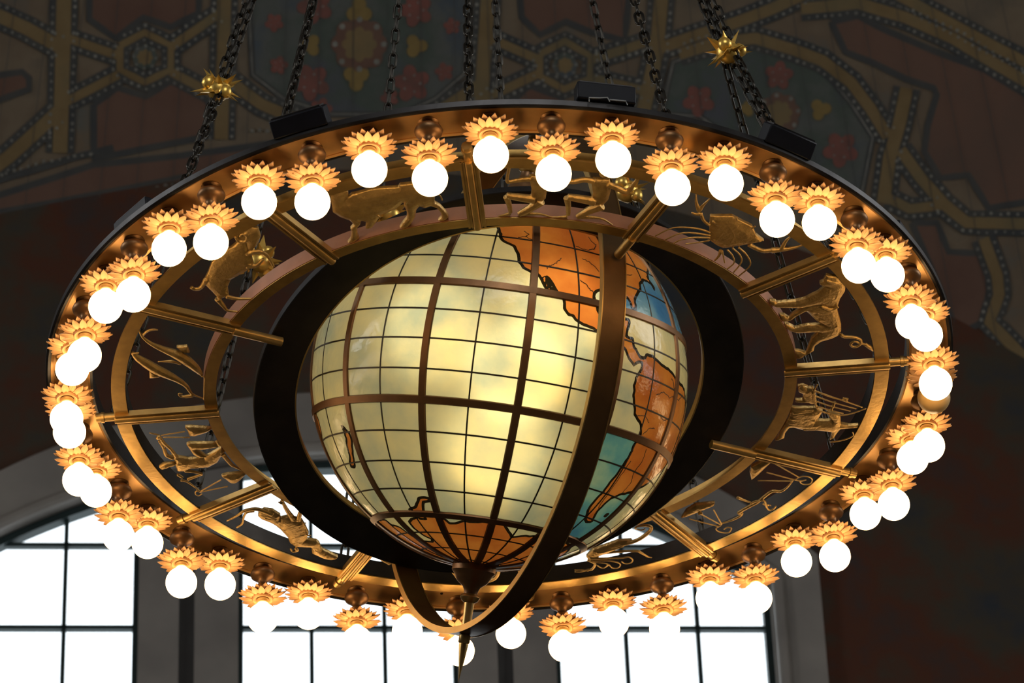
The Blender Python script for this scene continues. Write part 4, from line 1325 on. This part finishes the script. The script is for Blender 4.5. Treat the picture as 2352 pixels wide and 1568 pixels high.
for la in (-B2, -B1, B1, B2):
    sphere_strip([(la, o) for o in range(0, 360, 2)], .0122, GR, .0055, 'parallel_band', 'globe_frame', True)
first = None
for k in range(12):
    if first is None:
        first = sphere_strip([(a, -180) for a in np.linspace(-86, 86, 90)], .0116, GR, .005, 'meridian_band', 'globe_frame')
    else:
        link_copy(first, globe).rotation_euler.z = math.radians(30 * k)
for la in (-81.6, -73.1, -64.6, -46.6, -37.1, -27.6, -9.06, 0, 9.06, 27.6, 37.1, 46.6, 64.6, 73.1, 81.6):
    sphere_strip([(la, o) for o in range(0, 360, 2)], .0026, GR, .0012, 'lead_line', 'came_lead', True)
first = None
for k in range(12):
    if first is None:
        first = sphere_strip([(a, -165) for a in np.linspace(-86, 86, 90)], .0024, GR, .0012, 'lead_line', 'came_lead')
    else:
        link_copy(first, globe).rotation_euler.z = math.radians(30 * k)
# small corner plates where the bands cross
plate = MB().box(-.0135, .0135, -.0135, .0135, -.002, .0045, Matrix.Rotation(math.pi / 4, 4, 'Z')).build('corner_plate', 'globe_frame', globe)
first = True
for la in (-B2, -B1, B1, B2):
    for k in range(12):
        p = Vector(sp(la, -180 + 30 * k, 1))
        o = plate if first else link_copy(plate, globe)
        first = False
        o.location = p * GR
        o.rotation_euler = p.to_track_quat('Z', 'Y').to_euler()
RIVERS = [[(26.6, -115.8), (27.8, -116.0), (28.1, -114.6), (29.6, -112.7), (31.9, -110.8)], [(33.7, -102.4), (32.7, -99.7), (31.8, -98.2), (29.9, -96.6)],
          [(44.9, -96.5), (42.6, -95.6), (41.6, -94.0), (39.2, -96.0), (38.1, -98.7), (37.8, -101.5), (38.5, -104.3)], [(24.9, -104.3), (24.0, -102.1), (22.4, -101.1), (21.7, -99.5)],
          [(37.5, -127), (38.5, -124), (40, -123), (41, -125)], [(38.5, -124), (37.5, -121.5)], [(0.5, -52), (-2, -56), (-1.5, -60), (-3, -64), (-2, -68), (-4, -72)],
          [(-2, -60), (1.5, -62), (3, -64)], [(-12, -79), (-11, -75), (-12.5, -72)], [(-16.5, -73), (-14, -71), (-13.5, -68)], [(-35, -66.5), (-31, -66), (-28, -68), (-24, -67), (-20, -68)],
          [(-43, -72), (-41, -73.5), (-36, -74), (-30, -74), (-25, -73)], [(-8, -60), (-10, -64), (-9, -68)], [(34, -85), (31, -87), (28, -90), (24, -92)], [(31, -87), (33, -80)]]
for R_ in RIVERS:
    pts = []
    for (a0, o0), (a1, o1) in zip(R_, R_[1:]):
        for j in range(5):
            t = j / 5
            pts.append((a0 + (a1 - a0) * t + _rng.uniform(-.22, .22), o0 + (o1 - o0) * t + _rng.uniform(-.22, .22)))
    pts.append(R_[-1])
    sphere_strip(pts, .0011, GR, .0006, 'river_line', 'came_lead')


def axis_lathe(prof, name, mat, sgn, seg=32):
    """profile (radius, multiple of globe radius along the axis)"""
    return MB().lathe([(r, sgn * k * GR) for r, k in prof], seg).build(name, mat, globe, 45)


for s in (-1, 1):
    axis_lathe([(.045, .985), (.063, .992), (.0635, 1.030), (.058, 1.040), (.052, 1.060), (.044, 1.085), (.026, 1.110), (.0205, 1.135), (.020, 1.150)], 'pole_cap', 'globe_frame', s)
    axis_lathe([(.020, 1.148), (.027, 1.156), (.029, 1.166), (.024, 1.184), (.015, 1.196)], 'bead', 'hoop_edge_brass', s)
    axis_lathe([(.0150, 1.19), (.0135, 1.25), (.0130, 1.372)], 'spindle', 'hoop_edge_brass', s)
axis_lathe([(.0001, 1.366), (.0165, 1.366), (.0165, 1.405), (.013, 1.412), (.0135, 1.42), (.0085, 1.50), (.0035, 1.56), (.0003, 1.615)], 'spike', 'hoop_edge_brass', -1)
axis_lathe([(.0001, 1.366), (.0165, 1.366), (.0165, 1.405), (.013, 1.412), (.020, 1.45), (.012, 1.49), (.0003, 1.5)], 'finial', 'hoop_edge_brass', 1)

lamp = bpy.data.lights.new('globe_lamp', 'POINT')
lamp.energy = 3.3
lamp.color = (1.0, .80, .40)
lamp.shadow_soft_size = .15
for off in ((.17, -.08, .16), (-.17, -.06, .14), (.05, -.13, -.06), (-.02, .18, -.10)):
    lo = bpy.data.objects.new('globe_lamp', lamp)
    COL.objects.link(lo)
    lo.location = GC + Vector(off)

# ---- chains
APEX = Vector((0, 0, 4.25))
link_mesh = None


def chain_link():
    pts = []
    L_, Wd, r = .031 - .0045, .0155 - .0045, .0045
    st = L_ - Wd
    for i in range(7):
        a = math.pi * i / 6
        pts.append((Wd * math.cos(a), 0, st + Wd * math.sin(a)))
    for i in range(7):
        a = math.pi + math.pi * i / 6
        pts.append((Wd * math.cos(a), 0, -st + Wd * math.sin(a)))
    return MB().tube(pts, r, 6, closed=True, up=(0, 1, 0))


LINK = chain_link().build('link', 'chain_iron', None, 70)
link_free = [LINK]
CLAMP1 = Vector((-.806, -.17, 1.10))
CLAMP2 = Vector((.745, -.22, 1.12))


def px_point(px, py, z):
    """the point at height z that was surveyed at photo position (px, py)"""
    d = _f + _r * ((px - 1176) / F_PX) - _u * ((py - 784) / F_PX)
    o = Vector((0, -10.1097, -6.6432))
    return o + d * ((z - o.z) / d.z)


CLAMP1 = px_point(503, 205, 1.12)
CLAMP2 = px_point(1672, 120, 1.12)
ROUTE = {207: CLAMP1, 177: CLAMP1, 327: CLAMP2, -3: CLAMP2, 27: CLAMP2}
CH_LABEL = {207: 'left chain pair near strand, passing the left gilt star', 177: 'left chain pair far strand, behind the left gilt star',
            147: 'far chain running down behind the ram and fishes panels', 237: 'near chain second from the left, meeting the rim beside a black floodlight',
            117: 'single iron chain third from the left above the rim', 267: 'single iron chain hanging plumb above the top light, left of centre',
            87: 'single iron chain just right of the plumb chain', 57: 'iron chain dropping behind the upright black floodlight', 297: 'iron chain right of the upright black floodlight',
            27: 'left strand below the right gilt star, falling behind the crab', 327: 'right strand below the right gilt star, ending at a black floodlight',
            -3: 'middle strand below the right gilt star'}


def chain(deg):
    p0 = pol(1.128, deg, .10)
    base = empty('hanging_chain', p0, 'dark iron ' + CH_LABEL[deg] if not CH_LABEL[deg].startswith('single') else CH_LABEL[deg].replace('single iron', 'single dark iron'),
                 'chain', 'iron chains that carry the chandelier')
    pts = [p0]
    if deg in ROUTE:
        off = {207: Vector((.012, -.01, 0)), 177: Vector((-.012, .01, 0)), 327: Vector((.016, -.012, 0)), -3: Vector((.0, .014, 0)), 27: Vector((-.018, 0, 0))}[deg]
        pts.append(ROUTE[deg] + off)
        pts.append(APEX + off * 1.5)
    else:
        pts.append(APEX + (p0 - Vector((0, 0, p0.z))).normalized() * .03)
    pitch = .044
    i = 0
    for a, b in zip(pts, pts[1:]):
        d = b - a
        nl = int(d.length / pitch)
        step = d / nl
        q = d.to_track_quat('Z', 'Y')
        for k in range(nl):
            o = link_free.pop() if link_free else link_copy(LINK)
            o.parent = base
            o.location = a + step * (k + .5) - p0
            twist = (0 if i % 2 else math.pi / 2) + .5 + math.radians(deg)
            o.rotation_euler = (q @ Matrix.Rotation(twist, 3, 'Z').to_quaternion()).to_euler()
            i += 1
    return base


for d in (207, 177, 147, 237, 117, 267, 87, 57, 297, 27, -3, 327):
    chain(d)
hub = empty('chain_hub', APEX, 'dark iron hub high above the ring where the chains meet', 'hub')
MB().lathe([(.001, -.03), (.06, -.03), (.075, 0), (.06, .05), (.02, .09)], 24).build('hub_body', 'chain_iron', hub)
MB().lathe([(.018, .08), (.018, DOME_Z + DOME_R - APEX.z)], 12).build('drop_rod', 'chain_iron', hub)

# ---- gilt stars clasped on the chains
def star_proto():
    t = empty('gilt_star', (0, 0, 0), '', 'star')
    MB().lathe([(.0003, .030), (.014, .027), (.025, .016), (.029, 0), (.025, -.016), (.014, -.027), (.0003, -.030)], 20).build('boss', 'star_gilt', t, 80)
    kn = MB().lathe([(.0003, .017), (.010, .014), (.016, .004), (.017, -.006), (.012, -.014), (.0003, -.017)], 16)
    k2 = kn.build('knob', 'star_gilt', t, 80, (-.026, -.012, .010))
    link_copy(k2, t).location = (.022, -.02, -.004)
    spk = MB()
    spk.add([(.018, -.014, 0), (.018, .014, 0), (.018, 0, .009), (.018, 0, -.006), (.062, 0, .002)], [(0, 2, 4), (2, 1, 4), (1, 3, 4), (3, 0, 4), (0, 3, 1, 2)])
    s = spk.build('spike', 'star_gilt', t, 10)
    k = 0
    for tilt, cnt, ph in ((-.25, 9, 0), (.55, 7, .3)):
        for j in range(cnt):
            o = s if k == 0 else link_copy(s, t)
            k += 1
            o.rotation_euler = (0, -tilt + random.uniform(-.2, .2), 2 * math.pi * j / cnt + ph)
            o.scale = (random.uniform(.85, 1.15),) * 3
    return t


STAR = star_proto()
bpy.context.view_layer.update()
kids_index()
stars = [(CLAMP1, (.5, .35, 0), 'gilt spiked star clasping the left pair of chains'), (CLAMP2, (-.3, -.35, 1), 'gilt spiked star clasping the right bundle of chains'),
         (px_point(597, 600, .93), (.2, .5, 2), 'dim gilt star seen through the openwork beside the ram'), (px_point(1440, 440, 1.27), (.4, .3, .5), 'dim gilt star seen through the openwork right of the twins'),
         (px_point(892, 492, 1.26), (.1, .6, 3), 'small gilt star glinting behind the bull')]
for i, (p, e, lab) in enumerate(stars):
    o = STAR if i == 0 else copy_tree(STAR)
    o.location = p
    o.rotation_euler = e
    o.scale = (1.25, 1.25, 1.25)
    o['label'] = lab
    o['category'] = 'star'
    o['group'] = 'gilt stars on the chains'

# ---- black floodlights on the rim
def flood(deg, tilt, label, cable=False, L_=.16, rr=1.305, zz=.146):
    t = empty('floodlight', pol(rr, deg, zz), label, 'floodlight', 'black floodlights on the rim')
    t.rotation_euler = (0, tilt, math.radians(deg))
    mb = MB().box(-.022, .022, -L_ / 2, L_ / 2, -.006, .046)
    b = mb.build('housing', 'lamp_black', t, 30)
    bv = b.modifiers.new('edge', 'BEVEL')
    bv.width = .004
    bv.segments = 2
    MB().box(-.017, .017, -L_ / 2 + .008, L_ / 2 - .008, .046, .050).build('lens', 'rim_iron', t)
    MB().box(-.028, .010, -.02, .02, -.020, -.004).build('bracket', 'lamp_black', t)
    if cable:
        mb = MB()
        mb.tube([(.026, -.05, -.018), (.026, -.05, -.006), (.027, -.02, -.004), (.027, .0, .0), (.027, .006, -.012)], .0016, 6)
        mb.tube([(.027, .006, -.006), (.027, .05, -.005), (.026, .055, -.016)], .0016, 6)
        mb.build('cable', 'wire_grey', t)
    return t


flood(-76.4, .12, 'upright black floodlight with grey cable standing on the top of the rim', True)
flood(-112.6, .75, 'tilted black floodlight on the rim at upper left')
flood(-52.6, .75, 'tilted black floodlight on the rim below the right gilt star')
flood(-141.0, .1, 'black floodlight edge showing past the rim at far left', rr=1.265, zz=.146)
flood(-25.4, .1, 'black floodlight edge showing past the rim at far right', rr=1.265, zz=.146)
